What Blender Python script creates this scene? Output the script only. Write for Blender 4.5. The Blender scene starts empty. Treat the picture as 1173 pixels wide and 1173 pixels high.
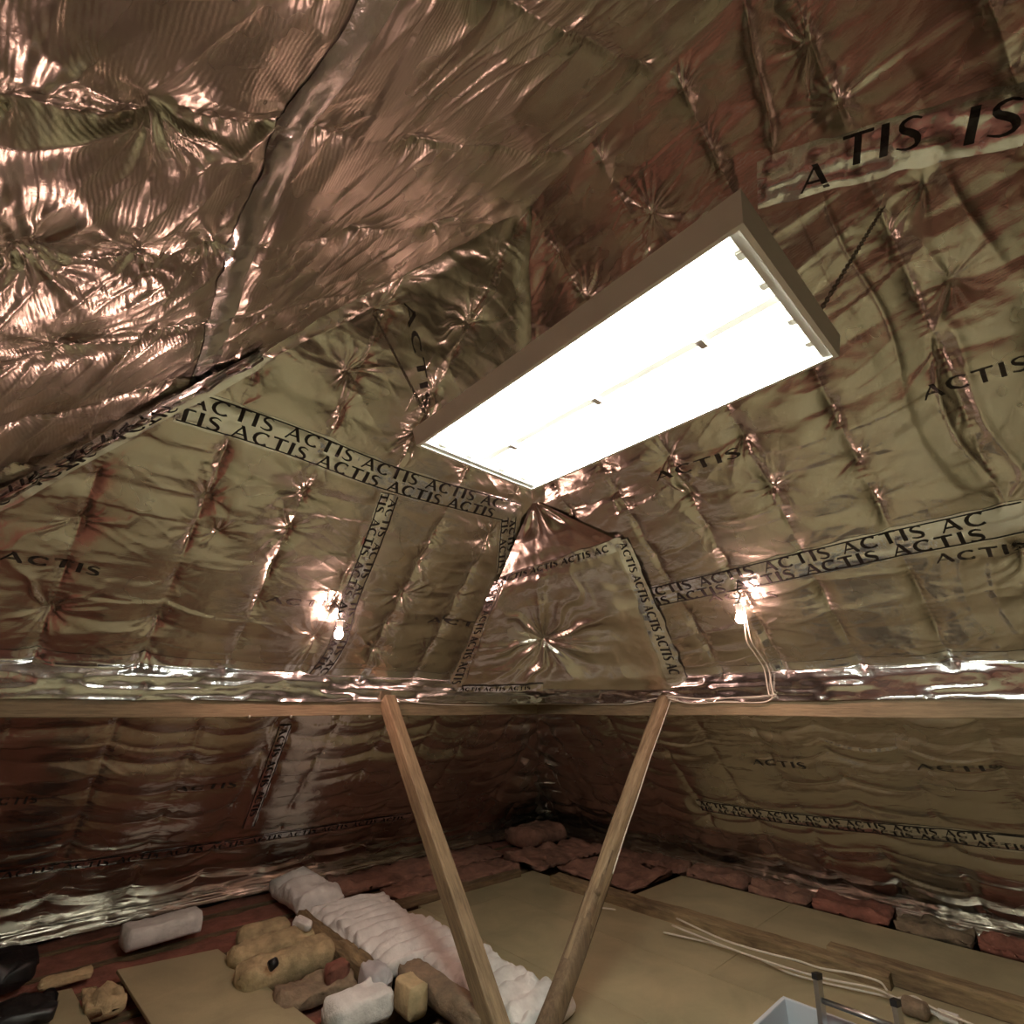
import bpy, bmesh, math, random
import numpy as np
from mathutils import Vector, Matrix
random.seed(7)
rng = np.random.default_rng(11)
SC = bpy.context.scene
COL = SC.collection

# ------------------------------------------------------------------ camera
EYE = 1.55                                   # eye height over the loft boards
FPX, HOR, CEN = 562.0, 813.0, 586.5          # focal length, horizon row and centre, in 1173-pixel units
PITCH = math.atan((HOR - CEN) / FPX)
YAW = math.radians(42.3)                     # house X axis = right eave normal, Y axis = far eave normal
cam_d = bpy.data.cameras.new('camera')
cam_d.sensor_width = 36.0
cam_d.lens = FPX / 1173.0 * 36.0
cam_d.clip_start = 0.02
cam = bpy.data.objects.new('camera', cam_d)
COL.objects.link(cam)
cam.location = (0, 0, EYE)
cam.rotation_euler = (math.pi / 2 + PITCH, 0, -YAW)
SC.camera = cam

# ------------------------------------------------------------------ world, exposure
SC.view_settings.view_transform = 'Standard'
SC.view_settings.look = 'None'
SC.view_settings.gamma = 1.0
SC.view_settings.use_curve_mapping = False
SC.view_settings.exposure = 0.0
W = bpy.data.worlds.new('world')
SC.world = W
W.use_nodes = True
W.node_tree.nodes['Background'].inputs[0].default_value = (0.02, 0.02, 0.022, 1)
W.node_tree.nodes['Background'].inputs[1].default_value = 0.3
TUBE_POWER = 88.0
TUBE_COL = (0.985, 1.0, 0.86, 1)
BULB_POWER = 470.0
BULB_COL = (1.0, 0.56, 0.45, 1)


def ray(x, y):
    """direction (house axes) through a pixel of the photograph"""
    u = (x - CEN) / FPX
    v = -(y - CEN) / FPX
    fw = math.cos(PITCH) - v * math.sin(PITCH)
    up = math.sin(PITCH) + v * math.cos(PITCH)
    return np.array([u * math.cos(YAW) + fw * math.sin(YAW), -u * math.sin(YAW) + fw * math.cos(YAW), up])


def on_floor(x, y, z=0.0):
    r = ray(x, y)
    return r[:2] * ((z - EYE) / r[2])


# ------------------------------------------------------------------ materials
def mat(name):
    m = bpy.data.materials.new(name)
    m.use_nodes = True
    nt = m.node_tree
    return m, nt, nt.nodes['Principled BSDF']


def noise_node(nt, scale, detail=4, rough=0.55, vec=None, dist=0.0):
    n = nt.nodes.new('ShaderNodeTexNoise')
    n.inputs['Scale'].default_value = scale
    n.inputs['Detail'].default_value = detail
    n.inputs['Roughness'].default_value = rough
    n.inputs['Distortion'].default_value = dist
    if vec is not None:
        nt.links.new(vec, n.inputs['Vector'])
    return n


def coords(nt, scale=(1, 1, 1), kind='Object'):
    tc = nt.nodes.new('ShaderNodeTexCoord')
    mp = nt.nodes.new('ShaderNodeMapping')
    mp.inputs['Scale'].default_value = scale
    nt.links.new(tc.outputs[kind], mp.inputs['Vector'])
    return mp.outputs['Vector']


def ramp(nt, fac, stops):
    r = nt.nodes.new('ShaderNodeValToRGB')
    el = r.color_ramp.elements
    while len(el) < len(stops):
        el.new(0.5)
    for e, (p, c) in zip(el, stops):
        e.position = p
        e.color = (*c, 1)
    nt.links.new(fac, r.inputs['Fac'])
    return r.outputs['Color']


def bump(nt, bsdf, height, strength, distance=0.01):
    b = nt.nodes.new('ShaderNodeBump')
    b.inputs['Strength'].default_value = strength
    b.inputs['Distance'].default_value = distance
    nt.links.new(height, b.inputs['Height'])
    nt.links.new(b.outputs['Normal'], bsdf.inputs['Normal'])
    return b


def plain(name, col, rough=0.6, metal=0.0, nscale=None, var=0.25, bstr=0.0, bscale=None):
    m, nt, b = mat(name)
    b.inputs['Base Color'].default_value = (*col, 1)
    b.inputs['Roughness'].default_value = rough
    b.inputs['Metallic'].default_value = metal
    if nscale:
        v = coords(nt)
        n = noise_node(nt, nscale, 5, 0.6, v)
        lo = tuple(c * (1 - var) for c in col)
        hi = tuple(min(1, c * (1 + var)) for c in col)
        nt.links.new(ramp(nt, n.outputs['Fac'], [(0.3, lo), (0.7, hi)]), b.inputs['Base Color'])
        if bstr:
            n2 = noise_node(nt, bscale or nscale * 2, 4, 0.6, v)
            bump(nt, b, n2.outputs['Fac'], bstr)
    return m


def foil_material(name, base, rough, fine, weave, streak=(2, 12, 12), crease=0.4):
    """crinkled aluminised film: creases along one direction, the reinforcing net as faint ribs"""
    m, nt, b = mat(name)
    b.inputs['Metallic'].default_value = 1.0
    b.inputs['Base Color'].default_value = (*base, 1)
    v = coords(nt)
    n = noise_node(nt, 3.0, 3, 0.5, v)
    mr = nt.nodes.new('ShaderNodeMapRange')
    mr.inputs['To Min'].default_value = rough * 0.7
    mr.inputs['To Max'].default_value = rough * 1.35
    nt.links.new(n.outputs['Fac'], mr.inputs['Value'])
    nt.links.new(mr.outputs['Result'], b.inputs['Roughness'])
    c = noise_node(nt, 34.0, 3, 0.55, v, 0.6)
    w = nt.nodes.new('ShaderNodeTexWave')
    w.wave_type = 'BANDS'
    w.bands_direction = 'Z'
    w.inputs['Scale'].default_value = 34.0
    w.inputs['Distortion'].default_value = 1.5
    w.inputs['Detail'].default_value = 2.0
    nt.links.new(v, w.inputs['Vector'])
    mx = nt.nodes.new('ShaderNodeMath')
    mx.operation = 'MULTIPLY_ADD'
    mx.inputs[1].default_value = weave
    nt.links.new(w.outputs['Fac'], mx.inputs[0])
    nt.links.new(c.outputs['Fac'], mx.inputs[2])
    rd = noise_node(nt, 1.0, 3, 0.5, coords(nt, streak), 0.2)
    rd.noise_type = 'RIDGED_MULTIFRACTAL'
    b1 = nt.nodes.new('ShaderNodeBump')
    b1.inputs['Strength'].default_value = crease
    b1.inputs['Distance'].default_value = 0.012
    nt.links.new(rd.outputs['Fac'], b1.inputs['Height'])
    b2 = bump(nt, b, mx.outputs[0], fine, 0.006)
    nt.links.new(b1.outputs['Normal'], b2.inputs['Normal'])
    return m


FCOL = (0.67, 0.635, 0.575)
FOIL = foil_material('foil_blanket', FCOL, 0.24, 0.2, 0.08, (2, 11, 11))
FOIL_E = foil_material('foil_blanket_far', FCOL, 0.25, 0.2, 0.08, (2.2, 12, 12))
FOIL_R = foil_material('foil_blanket_right', FCOL, 0.25, 0.2, 0.08, (12, 2.6, 12))
FOIL_O = foil_material('foil_blanket_near', FCOL, 0.27, 0.17, 0.30, (8, 3.0, 5), 0.22)
TAPE = foil_material('foil_tape', (0.86, 0.88, 0.90), 0.17, 0.25, 0.0, (9, 9, 9), 0.3)
PRINT = plain('black_print', (0.012, 0.011, 0.012), 0.45)
LETTER_GREY = plain('grey_print', (0.035, 0.03, 0.028), 0.5)


def wood_material(name, a, b_, grain=(1, 1, 1), rough=0.65, bstr=0.35):
    m, nt, b = mat(name)
    v = coords(nt, grain)
    n = noise_node(nt, 9.0, 6, 0.65, v, 0.4)
    n2 = noise_node(nt, 2.2, 3, 0.5, coords(nt))
    mix = nt.nodes.new('ShaderNodeMath')
    mix.operation = 'MULTIPLY_ADD'
    mix.inputs[1].default_value = 0.6
    nt.links.new(n2.outputs['Fac'], mix.inputs[0])
    nt.links.new(n.outputs['Fac'], mix.inputs[2])
    nt.links.new(ramp(nt, mix.outputs[0], [(0.55, a), (1.05, b_)]), b.inputs['Base Color'])
    b.inputs['Roughness'].default_value = rough
    bump(nt, b, n.outputs['Fac'], bstr)
    return m


STRUT_WOOD = wood_material('strut_timber', (0.13, 0.09, 0.05), (0.36, 0.275, 0.165), (7, 7, 0.7))
BARK_WOOD = wood_material('bark_timber', (0.08, 0.055, 0.034), (0.23, 0.16, 0.095), (7, 7, 1.2), 0.8, 0.8)
PURLIN_X = wood_material('purlin_timber_x', (0.16, 0.12, 0.07), (0.34, 0.27, 0.165), (0.6, 8, 8))
PURLIN_Y = wood_material('purlin_timber_y', (0.16, 0.12, 0.07), (0.34, 0.27, 0.165), (8, 0.6, 8))
OLD_WOOD = wood_material('old_timber', (0.09, 0.06, 0.033), (0.32, 0.235, 0.125), (5, 0.8, 5), 0.8, 0.6)
OLD_WOOD_X = wood_material('old_timber_x', (0.06, 0.04, 0.022), (0.22, 0.15, 0.08), (0.8, 5, 5), 0.8, 0.6)


def chipboard(name, tone):
    m, nt, b = mat(name)
    v = coords(nt)
    n = noise_node(nt, 160.0, 3, 0.7, v)
    n2 = noise_node(nt, 2.5, 5, 0.6, v, 0.5)
    mix = nt.nodes.new('ShaderNodeMath')
    mix.operation = 'MULTIPLY_ADD'
    mix.inputs[1].default_value = 0.35
    nt.links.new(n.outputs['Fac'], mix.inputs[0])
    nt.links.new(n2.outputs['Fac'], mix.inputs[2])
    a = tuple(c * 0.78 * tone for c in (0.41, 0.365, 0.225))
    c = tuple(c * 1.15 * tone for c in (0.41, 0.365, 0.225))
    nt.links.new(ramp(nt, mix.outputs[0], [(0.45, a), (0.9, c)]), b.inputs['Base Color'])
    b.inputs['Roughness'].default_value = 0.55
    bump(nt, b, n.outputs['Fac'], 0.1, 0.002)
    return m


CHIP = [chipboard('chipboard_%d' % i, t) for i, t in enumerate((0.94, 1.0, 1.06))]
PINK = plain('pink_wool', (0.26, 0.105, 0.075), 0.95, 0, 9, 0.35, 0.7, 40)
PINK2 = plain('dusty_pink_wool', (0.27, 0.145, 0.105), 0.95, 0, 7, 0.45, 0.7, 40)
PINK_Q = plain('bright_pink_wool', (0.50, 0.20, 0.155), 0.95, 0, 9, 0.3, 0.7, 40)
YELLOW = plain('yellow_wool', (0.48, 0.38, 0.22), 0.95, 0, 10, 0.4, 0.8, 45)
WHITEW = plain('white_wool', (0.84, 0.84, 0.82), 0.95, 0, 12, 0.14, 0.6, 50)
CREAMW = plain('cream_wool', (0.62, 0.48, 0.28), 0.95, 0, 12, 0.25, 0.6, 50)
BROWNW = plain('grey_brown_wool', (0.24, 0.18, 0.12), 0.95, 0, 10, 0.4, 0.8, 45)
PLASTIC = plain('milky_plastic', (0.62, 0.60, 0.62), 0.35, 0, 8, 0.15, 0.3, 25)
BLACKP = plain('black_plastic', (0.012, 0.012, 0.014), 0.45)
CABLE = plain('white_cable', (0.72, 0.68, 0.58), 0.45)
ENAMEL = plain('white_enamel', (0.80, 0.79, 0.75), 0.35)
HOUSING = plain('grey_enamel', (0.92, 0.92, 0.90), 0.4)
HATCH_DAYLIT = plain('hatch_white_daylight_tint', (0.74, 0.82, 0.90), 0.5)  # white paint; bluish daylight from the room below is mixed into the colour
ALU = plain('ladder_aluminium', (0.66, 0.67, 0.68), 0.32, 1.0)
STEEL = plain('chain_steel', (0.30, 0.28, 0.25), 0.4, 1.0)
SCREW = plain('screw_steel', (0.80, 0.78, 0.72), 0.3, 1.0)
BOARDING = plain('roof_boarding', (0.12, 0.08, 0.05), 0.8, 0, 6, 0.3)
PLASTER = plain('dusty_plasterboard', (0.11, 0.075, 0.06), 0.8, 0, 4, 0.1)


def emitter(name, col, strength):
    m = bpy.data.materials.new(name)
    m.use_nodes = True
    nt = m.node_tree
    nt.nodes.clear()
    e = nt.nodes.new('ShaderNodeEmission')
    e.inputs[0].default_value = col
    e.inputs[1].default_value = strength
    o = nt.nodes.new('ShaderNodeOutputMaterial')
    nt.links.new(e.outputs[0], o.inputs[0])
    return m


TUBE = emitter('tube_glow', TUBE_COL, TUBE_POWER)
BULBM = emitter('bulb_glow', BULB_COL, BULB_POWER)


# ------------------------------------------------------------------ object helpers
def link(o, parent=None):
    COL.objects.link(o)
    if parent is not None:
        o.parent = parent
    return o


def tag(o, label, cat, group=None):
    o['label'] = label
    o['category'] = cat
    if group:
        o['group'] = group
    return o


def thing(name, label, cat, loc=(0, 0, 0), rz=0.0, group=None):
    o = bpy.data.objects.new(name, None)
    o.location = loc
    o.rotation_euler = (0, 0, rz)
    o.empty_display_size = 0.1
    link(o)
    return tag(o, label, cat, group)


def mesh_np(name, verts, quads, material, parent=None, smooth=True):
    verts = np.asarray(verts, np.float32).reshape(-1, 3)
    quads = np.asarray(quads, np.int32)
    me = bpy.data.meshes.new(name)
    me.vertices.add(len(verts))
    me.vertices.foreach_set('co', verts.ravel())
    k = quads.shape[1]
    me.loops.add(quads.size)
    me.loops.foreach_set('vertex_index', quads.ravel())
    me.polygons.add(len(quads))
    me.polygons.foreach_set('loop_start', np.arange(0, quads.size, k, dtype=np.int32))
    me.update(calc_edges=True)
    me.validate()
    if smooth:
        me.polygons.foreach_set('use_smooth', np.ones(len(me.polygons), dtype=bool))
    me.materials.append(material)
    return link(bpy.data.objects.new(name, me), parent)


def grid_quads(nu, nv):
    """quads of a grid whose vertices run row-major, nu rows by nv columns"""
    i, j = np.meshgrid(np.arange(nu - 1), np.arange(nv - 1), indexing='ij')
    a = i * nv + j
    return np.stack([a, a + 1, a + nv + 1, a + nv], -1).reshape(-1, 4)


def from_bm(name, bm, material, parent=None, smooth=False):
    bmesh.ops.recalc_face_normals(bm, faces=bm.faces)
    me = bpy.data.meshes.new(name)
    bm.to_mesh(me)
    bm.free()
    if smooth:
        for p in me.polygons:
            p.use_smooth = True
    me.materials.append(material)
    return link(bpy.data.objects.new(name, me), parent)


def bm_box(bm, lo, hi, M=None):
    vs = [bm.verts.new((x, y, z)) for x in (lo[0], hi[0]) for y in (lo[1], hi[1]) for z in (lo[2], hi[2])]
    for f in ((0, 1, 3, 2), (4, 6, 7, 5), (0, 4, 5, 1), (2, 3, 7, 6), (0, 2, 6, 4), (1, 5, 7, 3)):
        bm.faces.new([vs[i] for i in f])
    if M is not None:
        for v in vs:
            v.co = M @ v.co
    return vs


def box(name, lo, hi, material, parent=None, bevel=0.0):
    bm = bmesh.new()
    bm_box(bm, lo, hi)
    if bevel:
        bmesh.ops.bevel(bm, geom=bm.edges[:], offset=bevel, segments=2, affect='EDGES')
    return from_bm(name, bm, material, parent)


def tube_np(path, radius, sides=8, closed_ends=True):
    """verts, quads of a tube swept along a path; radius may be an array"""
    P = np.asarray(path, float)
    n = len(P)
    rad = np.broadcast_to(np.asarray(radius, float), (n,))
    T = np.gradient(P, axis=0)
    T /= np.linalg.norm(T, axis=1)[:, None] + 1e-9
    ref = np.array([0, 0, 1.0])
    if abs(T[0] @ ref) > 0.9:
        ref = np.array([1.0, 0, 0])
    N = np.cross(T, ref)
    N /= np.linalg.norm(N, axis=1)[:, None] + 1e-9
    B = np.cross(T, N)
    a = np.linspace(0, 2 * np.pi, sides, endpoint=False)
    V = P[:, None] + rad[:, None, None] * (np.cos(a)[None, :, None] * N[:, None] + np.sin(a)[None, :, None] * B[:, None])
    q = []
    for i in range(n - 1):
        for j in range(sides):
            k = (j + 1) % sides
            q.append((i * sides + j, i * sides + k, (i + 1) * sides + k, (i + 1) * sides + j))
    V = V.reshape(-1, 3)
    if closed_ends:
        V = np.vstack([V, P[:1], P[-1:]])
        c0, c1 = len(V) - 2, len(V) - 1
        for j in range(sides):
            k = (j + 1) % sides
            q.append((c0, k, j, j))
            q.append((c1, (n - 1) * sides + j, (n - 1) * sides + k, (n - 1) * sides + k))
    return V, q


def poly_obj(name, V, faces, material, parent=None, smooth=True):
    me = bpy.data.meshes.new(name)
    me.from_pydata([tuple(v) for v in V], [], [tuple(dict.fromkeys(f)) for f in faces])
    me.update()
    if smooth:
        for p in me.polygons:
            p.use_smooth = True
    me.materials.append(material)
    return link(bpy.data.objects.new(name, me), parent)


def tube(name, path, radius, material, parent=None, sides=8):
    V, q = tube_np(path, radius, sides)
    return poly_obj(name, V, q, material, parent)


def smooth_path(pts, n=40):
    """Catmull-Rom through the points"""
    P = np.asarray(pts, float)
    P = np.vstack([2 * P[0] - P[1], P, 2 * P[-1] - P[-2]])
    out = []
    m = len(P) - 3
    for k in np.linspace(0, m - 1e-6, n):
        i = int(k)
        t = k - i
        a, b, c, d = P[i], P[i + 1], P[i + 2], P[i + 3]
        out.append(0.5 * (2 * b + (c - a) * t + (2 * a - 5 * b + 4 * c - d) * t * t + (3 * b - a - 3 * c + d) * t ** 3))
    return np.array(out)


# ------------------------------------------------------------------ noise for the foil
TAB = rng.random((256, 256)).astype(np.float64)


def vnoise(x, y):
    xi = np.floor(x).astype(int)
    yi = np.floor(y).astype(int)
    fx = x - xi
    fy = y - yi
    fx = fx * fx * fx * (fx * (fx * 6 - 15) + 10)
    fy = fy * fy * fy * (fy * (fy * 6 - 15) + 10)
    a = TAB[xi & 255, yi & 255]
    b = TAB[(xi + 1) & 255, yi & 255]
    c = TAB[xi & 255, (yi + 1) & 255]
    d = TAB[(xi + 1) & 255, (yi + 1) & 255]
    return (a + (b - a) * fx) * (1 - fy) + (c + (d - c) * fx) * fy - 0.5


def ridged(x, y):
    """sharp crease noise, 0..1 with crests"""
    return 1 - np.sqrt((2 * vnoise(x, y)) ** 2 + 0.004)


def sstep(a, b, x):
    t = np.clip((x - a) / (b - a), 0, 1)
    return t * t * (3 - 2 * t)


# ------------------------------------------------------------------ the roof: three slopes at 45 degrees
XR, ZR = 1.42, 4.33          # ridge
R2 = math.sqrt(2.0)
YB = -4.5                    # gable behind the camera
PUR_Z0, PUR_Z1 = 1.505, 1.635 # purlin underside and top


class Slope:
    def __init__(self, kind, seed, off, ds=0.475, dt=0.285):
        self.kind = kind
        self.seed = seed
        r = random.Random(seed)
        self.nodes = []
        self.seams = []
        self.phase = []
        self.dt = dt
        self.ds = ds
        for k in range(-12, 16):
            s = off + k * ds
            ph = r.uniform(-0.06, 0.10)
            self.seams.append(s)
            self.phase.append(ph)
            for j in range(0, 24):
                big = r.random() < 0.30
                self.nodes.append((s + r.gauss(0, 0.010), 0.1 + ph + j * dt + r.gauss(0, 0.012),
                                   r.uniform(1.0, 1.5) if big else r.uniform(0.35, 0.75), r.randint(6, 10), r.uniform(0, 6.28)))
        self.flat = []       # tape lines: (points, half width) where the sheet is pressed flat
        self.grooves = []
        self.amp = 1.0

    def base(self, s, t):
        w = t / R2
        if self.kind == 'R':
            return np.stack([XR + w, s, ZR - w], -1)
        if self.kind == 'E':
            return np.stack([s, XR + w, ZR - w], -1)
        return np.stack([XR - w, s, ZR - w], -1)

    def normal(self):
        return np.array({'R': (-1, 0, -1), 'E': (0, -1, -1), 'O': (1, 0, -1)}[self.kind], float) / R2

    def srange(self, t):
        w = t / R2
        if self.kind == 'R':
            return np.full_like(w, YB), XR + w
        if self.kind == 'E':
            return XR - w, XR + w
        return np.full_like(w, YB), XR + w

    def pix(self, x, y):
        r = ray(x, y)
        n = self.normal()
        p0 = self.base(np.array(0.0), np.array(0.0)) - np.array([0, 0, EYE])
        P = r * (n @ p0) / (n @ r) + np.array([0, 0, EYE])
        t = (ZR - P[2]) * R2
        return (P[0] if self.kind == 'E' else P[1], t)

    def disp(self, s, t):
        s = np.asarray(s, float)
        t = np.asarray(t, float)
        sd = self.seed * 17.3
        d = np.zeros(np.broadcast(s, t).shape)
        s = np.broadcast_to(s, d.shape)
        t = np.broadcast_to(t, d.shape)
        # slack quilt: pulled in at every staple, creases fanning out of it
        dim = np.zeros_like(d)
        star = np.zeros_like(d)
        for (ns, ntt, a, k, ph) in self.nodes:
            m = (np.abs(s - ns) < 0.42) & (np.abs(t - ntt) < 0.42)
            if not m.any():
                continue
            x = s[m] - ns
            y = t[m] - ntt
            r = np.sqrt(x * x + y * y) + 1e-6
            phi = np.arctan2(y, x)
            wob = phi + 0.35 * vnoise(r * 9 + ph, phi * 0.9 + 7 * ph)
            dim[m] = np.maximum(dim[m], a * np.exp(-r / 0.085))
            c = np.abs(np.cos(0.5 * k * wob + ph))
            c2 = np.abs(np.cos(0.5 * (k + 5) * wob + 2.1 * ph))
            ray_w = np.clip(0.45 + 1.7 * vnoise(phi * 1.1 + 11 * ph, np.full_like(phi, ph * 3.7)), 0.0, 1.3)
            star[m] += ray_w * a * (0.62 * (1 - c) ** 1.6 + 0.38 * (1 - c2) ** 1.4) * np.minimum(r / 0.03, 1) * np.exp(-r / 0.15)
        low = sstep(3.7, 4.1, t) if self.kind != 'O' else np.zeros_like(d)
        d += self.amp * (1 - 0.55 * low) * (-0.030 * dim + 0.024 * star)
        # stitched seams running down the slope: pinched, puckered lens shapes between the staples
        for q_, s0 in enumerate(self.seams):
            wv = s0 + 0.012 * vnoise(t * 2.1 + s0 * 3, np.full_like(t, sd))
            x = np.abs(s - wv)
            m = x < 0.2
            if m.any():
                cell = (t[m] - 0.1 - self.phase[q_]) / self.dt
                pk = 0.45 + 0.55 * np.abs(np.cos(np.pi * cell)) + 0.8 * vnoise(t[m] * 3.5, np.full_like(t[m], s0 * 9 + sd))
                wd = 0.020 + 0.018 * np.abs(np.sin(np.pi * cell))
                d[m] -= self.amp * (0.022 - 0.008 * low[m]) * np.clip(pk, 0.1, 1.3) * np.exp(-x[m] / wd)
                d[m] += self.amp * 0.0018 * np.sin(t[m] * 2 * np.pi / 0.034 + 5 * vnoise(t[m] * 4, s[m] * 4)) * np.exp(-x[m] / 0.035)
        # rows: the blanket hangs in shallow swags from staple to staple
        cx = (s - self.seams[0]) / self.ds
        phs = np.interp(s, self.seams, self.phase)
        fr = cx - np.floor(cx)
        sag = (0.035 + 0.035 * low) * 4 * fr * (1 - fr) * (0.6 + 1.2 * vnoise(np.floor(cx) * 1.7 + sd, t * 1.2))
        if self.kind == 'O':
            sag = sag * 1.3
        rp = (t - 0.1 - phs - sag + 0.03 * vnoise(s * 3.1, t * 2.2 + sd)) / self.dt
        puff = np.sqrt(np.sin(np.pi * rp) ** 2 + 0.004)
        rm = np.clip(0.62 + 1.1 * vnoise(cx * 0.9 + sd, np.round(rp) * 0.73), 0.1, 1.2)
        d += (0.012 + 0.016 * low) * rm * puff ** 0.8
        rp2 = rp * 2.0 + 0.5 * vnoise(s * 2.0 + sd, t * 3.0)
        d += (0.002 + 0.006 * low) * np.clip(0.3 + 1.6 * vnoise(s * 1.4, t * 2.6 + sd), 0, 1) * np.abs(np.sin(np.pi * rp2))
        # loose creases between
        wx = s + 0.10 * vnoise(s * 1.7 + sd, t * 1.9)
        wy = t + 0.10 * vnoise(s * 1.3, t * 1.7 + sd) - sag
        if self.kind == 'O':
            d += 0.014 * ridged((wx + 0.7 * wy) * 1.4 + sd, (wy - 0.5 * wx) * 5.2) ** 4
            d += 0.007 * ridged((wx + 0.5 * wy) * 2.6, (wy - 0.6 * wx) * 12 + sd) ** 5
        else:
            msk = np.clip(0.5 + 1.8 * vnoise(s * 1.9 + 3 * sd, t * 1.6), 0, 1)
            d += 0.009 * msk * ridged(wx * 1.1 + sd, wy * 5.0) ** 5
            d += 0.005 * msk * ridged(wx * 2.2, (wy + 0.25 * wx) * 11.0 + sd) ** 5
            d += 0.004 * (1 - msk) * ridged(wx * 2.0 + 3, (wy - 0.4 * wx) * 13.0 + sd) ** 5
            if self.kind == 'R':
                up = sstep(0.45, -0.05, s) * (1 - low) * sstep(0.5, 1.0, t)
                d += 0.016 * up * ridged(wx * 10, wy * 1.0 + sd) ** 3
        d += 0.018 * vnoise(s * 2.1 + sd, t * 2.6) + 0.004 * vnoise(s * 6, t * 7 + sd)
        d += 0.0016 * vnoise(s * 17 + sd, t * 21) + 0.0006 * vnoise(s * 41, t * 47 + sd)
        for pts, dep, wid in self.grooves:
            dist = polydist(s, t, pts)
            d -= dep * np.exp(-dist / wid)
            d += 0.35 * dep * np.exp(-dist / (3 * wid)) * ridged(s * 9 + sd, t * 5)
        for pts, hw in self.flat:
            dist = polydist(s, t, pts)
            k = sstep(hw * 1.8, hw * 0.7, dist)
            d = d * (1 - 0.72 * k) + 0.0 * k
        lo, hi = self.srange(t)
        edge = np.minimum(hi - s, (s - lo) if self.kind == 'E' else 9.0) * 0.8
        ridge = sstep(0.0, 0.14, t)
        d = d * (0.25 + 0.75 * ridge) + 0.016 * (1 - ridge)
        d *= 0.35 + 0.65 * sstep(0.0, 0.10, edge)
        d += (0.026 + 0.03 * vnoise(t * 5 + sd, s * 0.3)) * (1 - sstep(0.0, 0.12, edge))
        return d

    def surf(self, s, t, lift=0.0):
        d = self.disp(s, t) + lift
        return self.base(np.asarray(s, float), np.asarray(t, float)) + d[..., None] * self.normal()

    def sheets(self, t0, t1, s_clip, step_s, step_t, regions, parent):
        """one dense grid, cut into one object for every region (name, test)"""
        t = np.arange(t0, t1 + step_t, step_t)
        lo, hi = self.srange(t)
        lo = np.maximum(lo, s_clip[0])
        hi = np.minimum(hi, s_clip[1])
        hi = np.maximum(hi, lo + 1e-3)
        nk = int((hi - lo).max() / step_s) + 2
        k = np.linspace(0, 1, nk)
        S = lo[:, None] + (hi - lo)[:, None] * k[None]
        T = np.repeat(t[:, None], nk, 1)
        P = self.surf(S, T).reshape(-1, 3)
        Q = grid_quads(len(t), nk)
        cs = S.ravel()[Q].mean(1)
        ct = T.ravel()[Q].mean(1)
        if self.kind != 'E':
            pass
        left = np.ones(len(Q), bool)
        out = []
        for name, test in regions:
            m = test(cs, ct) & left
            left &= ~m
            if not m.any():
                continue
            q = Q[m]
            used, inv = np.unique(q, return_inverse=True)
            out.append(mesh_np(name, P[used], inv.reshape(q.shape), {'E': FOIL_E, 'R': FOIL_R, 'O': FOIL_O}[self.kind], parent))
        return out


def polydist(s, t, pts):
    d = np.full(s.shape, 9.0)
    for (a, b), (c, e) in zip(pts[:-1], pts[1:]):
        L = (c - a) ** 2 + (e - b) ** 2 + 1e-9
        k = np.clip(((s - a) * (c - a) + (t - b) * (e - b)) / L, 0, 1)
        d = np.minimum(d, np.hypot(s - a - k * (c - a), t - b - k * (e - b)))
    return d


SR = Slope('R', 3, 0.02, 0.465)
SE = Slope('E', 5, -0.06, 0.495)
SO = Slope('O', 8, 1.56, 0.5, 0.57)
ST = 0.30
# staples that stand out in the photograph
for sl, lst in ((SE, [(645, 312, 2.2, 9), (399, 425, 1.6, 9), (540, 372, 1.6, 8), (430, 352, 1.2, 7), (249, 610, 1.3, 8)]),
                (SR, [(885, 560, 1.3, 8), (1090, 320, 1.4, 8), (1060, 210, 1.4, 7), (745, 245, 1.6, 8)]),
                (SO, [(190, 140, 2.2, 8), (40, 300, 2.2, 9), (75, 400, 1.8, 8), (165, 290, 1.4, 7), (245, 285, 1.5, 7),
                      (345, 138, 1.6, 8), (185, 375, 1.2, 7)])):
    for x, y, a, k in lst:
        s, t = sl.pix(x, y)
        sl.nodes = [n for n in sl.nodes if math.hypot(n[0] - s, n[1] - t) > 0.2]
        sl.nodes.append((s, t, a, k, random.uniform(0, 6.28)))


def line(sl, *px):
    return [sl.pix(x, y) for x, y in px]


# tape runs, as (slope, pixel path, half width, rows of lettering, letter height)
TAPES = [
    ('E', [(205, 462), (330, 503), (460, 552), (592, 588)], 0.10, 2, 0.078),
    ('E', [(447, 566), (428, 620), (400, 690), (384, 742), (343, 797)], 0.068, 2, 0.056),
    ('E', [(583, 592), (577, 655)], 0.075, 2, 0.055),
    ('R', [(738, 686), (850, 662), (1000, 628), (1180, 590)], 0.095, 2, 0.074),
    ('R', [(868, 212), (950, 188), (1050, 160), (1180, 128)], 0.10, 1, 0.10),
    ('R', [(800, 921), (885, 934), (1000, 947), (1180, 967)], 0.075, 2, 0.05),
    ('E', [(327, 830), (305, 890), (284, 948)], 0.05, 1, 0.055),
    ('E', [(-5, 1002), (120, 985), (250, 968), (400, 944), (470, 934)], 0.045, 1, 0.05),
    ('O', [(222, 452), (248, 380), (270, 305), (300, 230), (345, 138), (395, 60), (440, -20)], 0.055, 0, 0.05),
]
SL = {'R': SR, 'E': SE, 'O': SO}
for k, px, hw, rows, lh in TAPES:
    SL[k].flat.append((line(SL[k], *px), hw))
SR.grooves.append((line(SR, (850, -20), (862, 60), (880, 130), (888, 195)), 0.035, 0.03))
SE.grooves.append((line(SE, (232, 452), (330, 400), (430, 352)), 0.012, 0.03))

# --- backing of boards behind the foil, closed all round
wall_right = None


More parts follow.
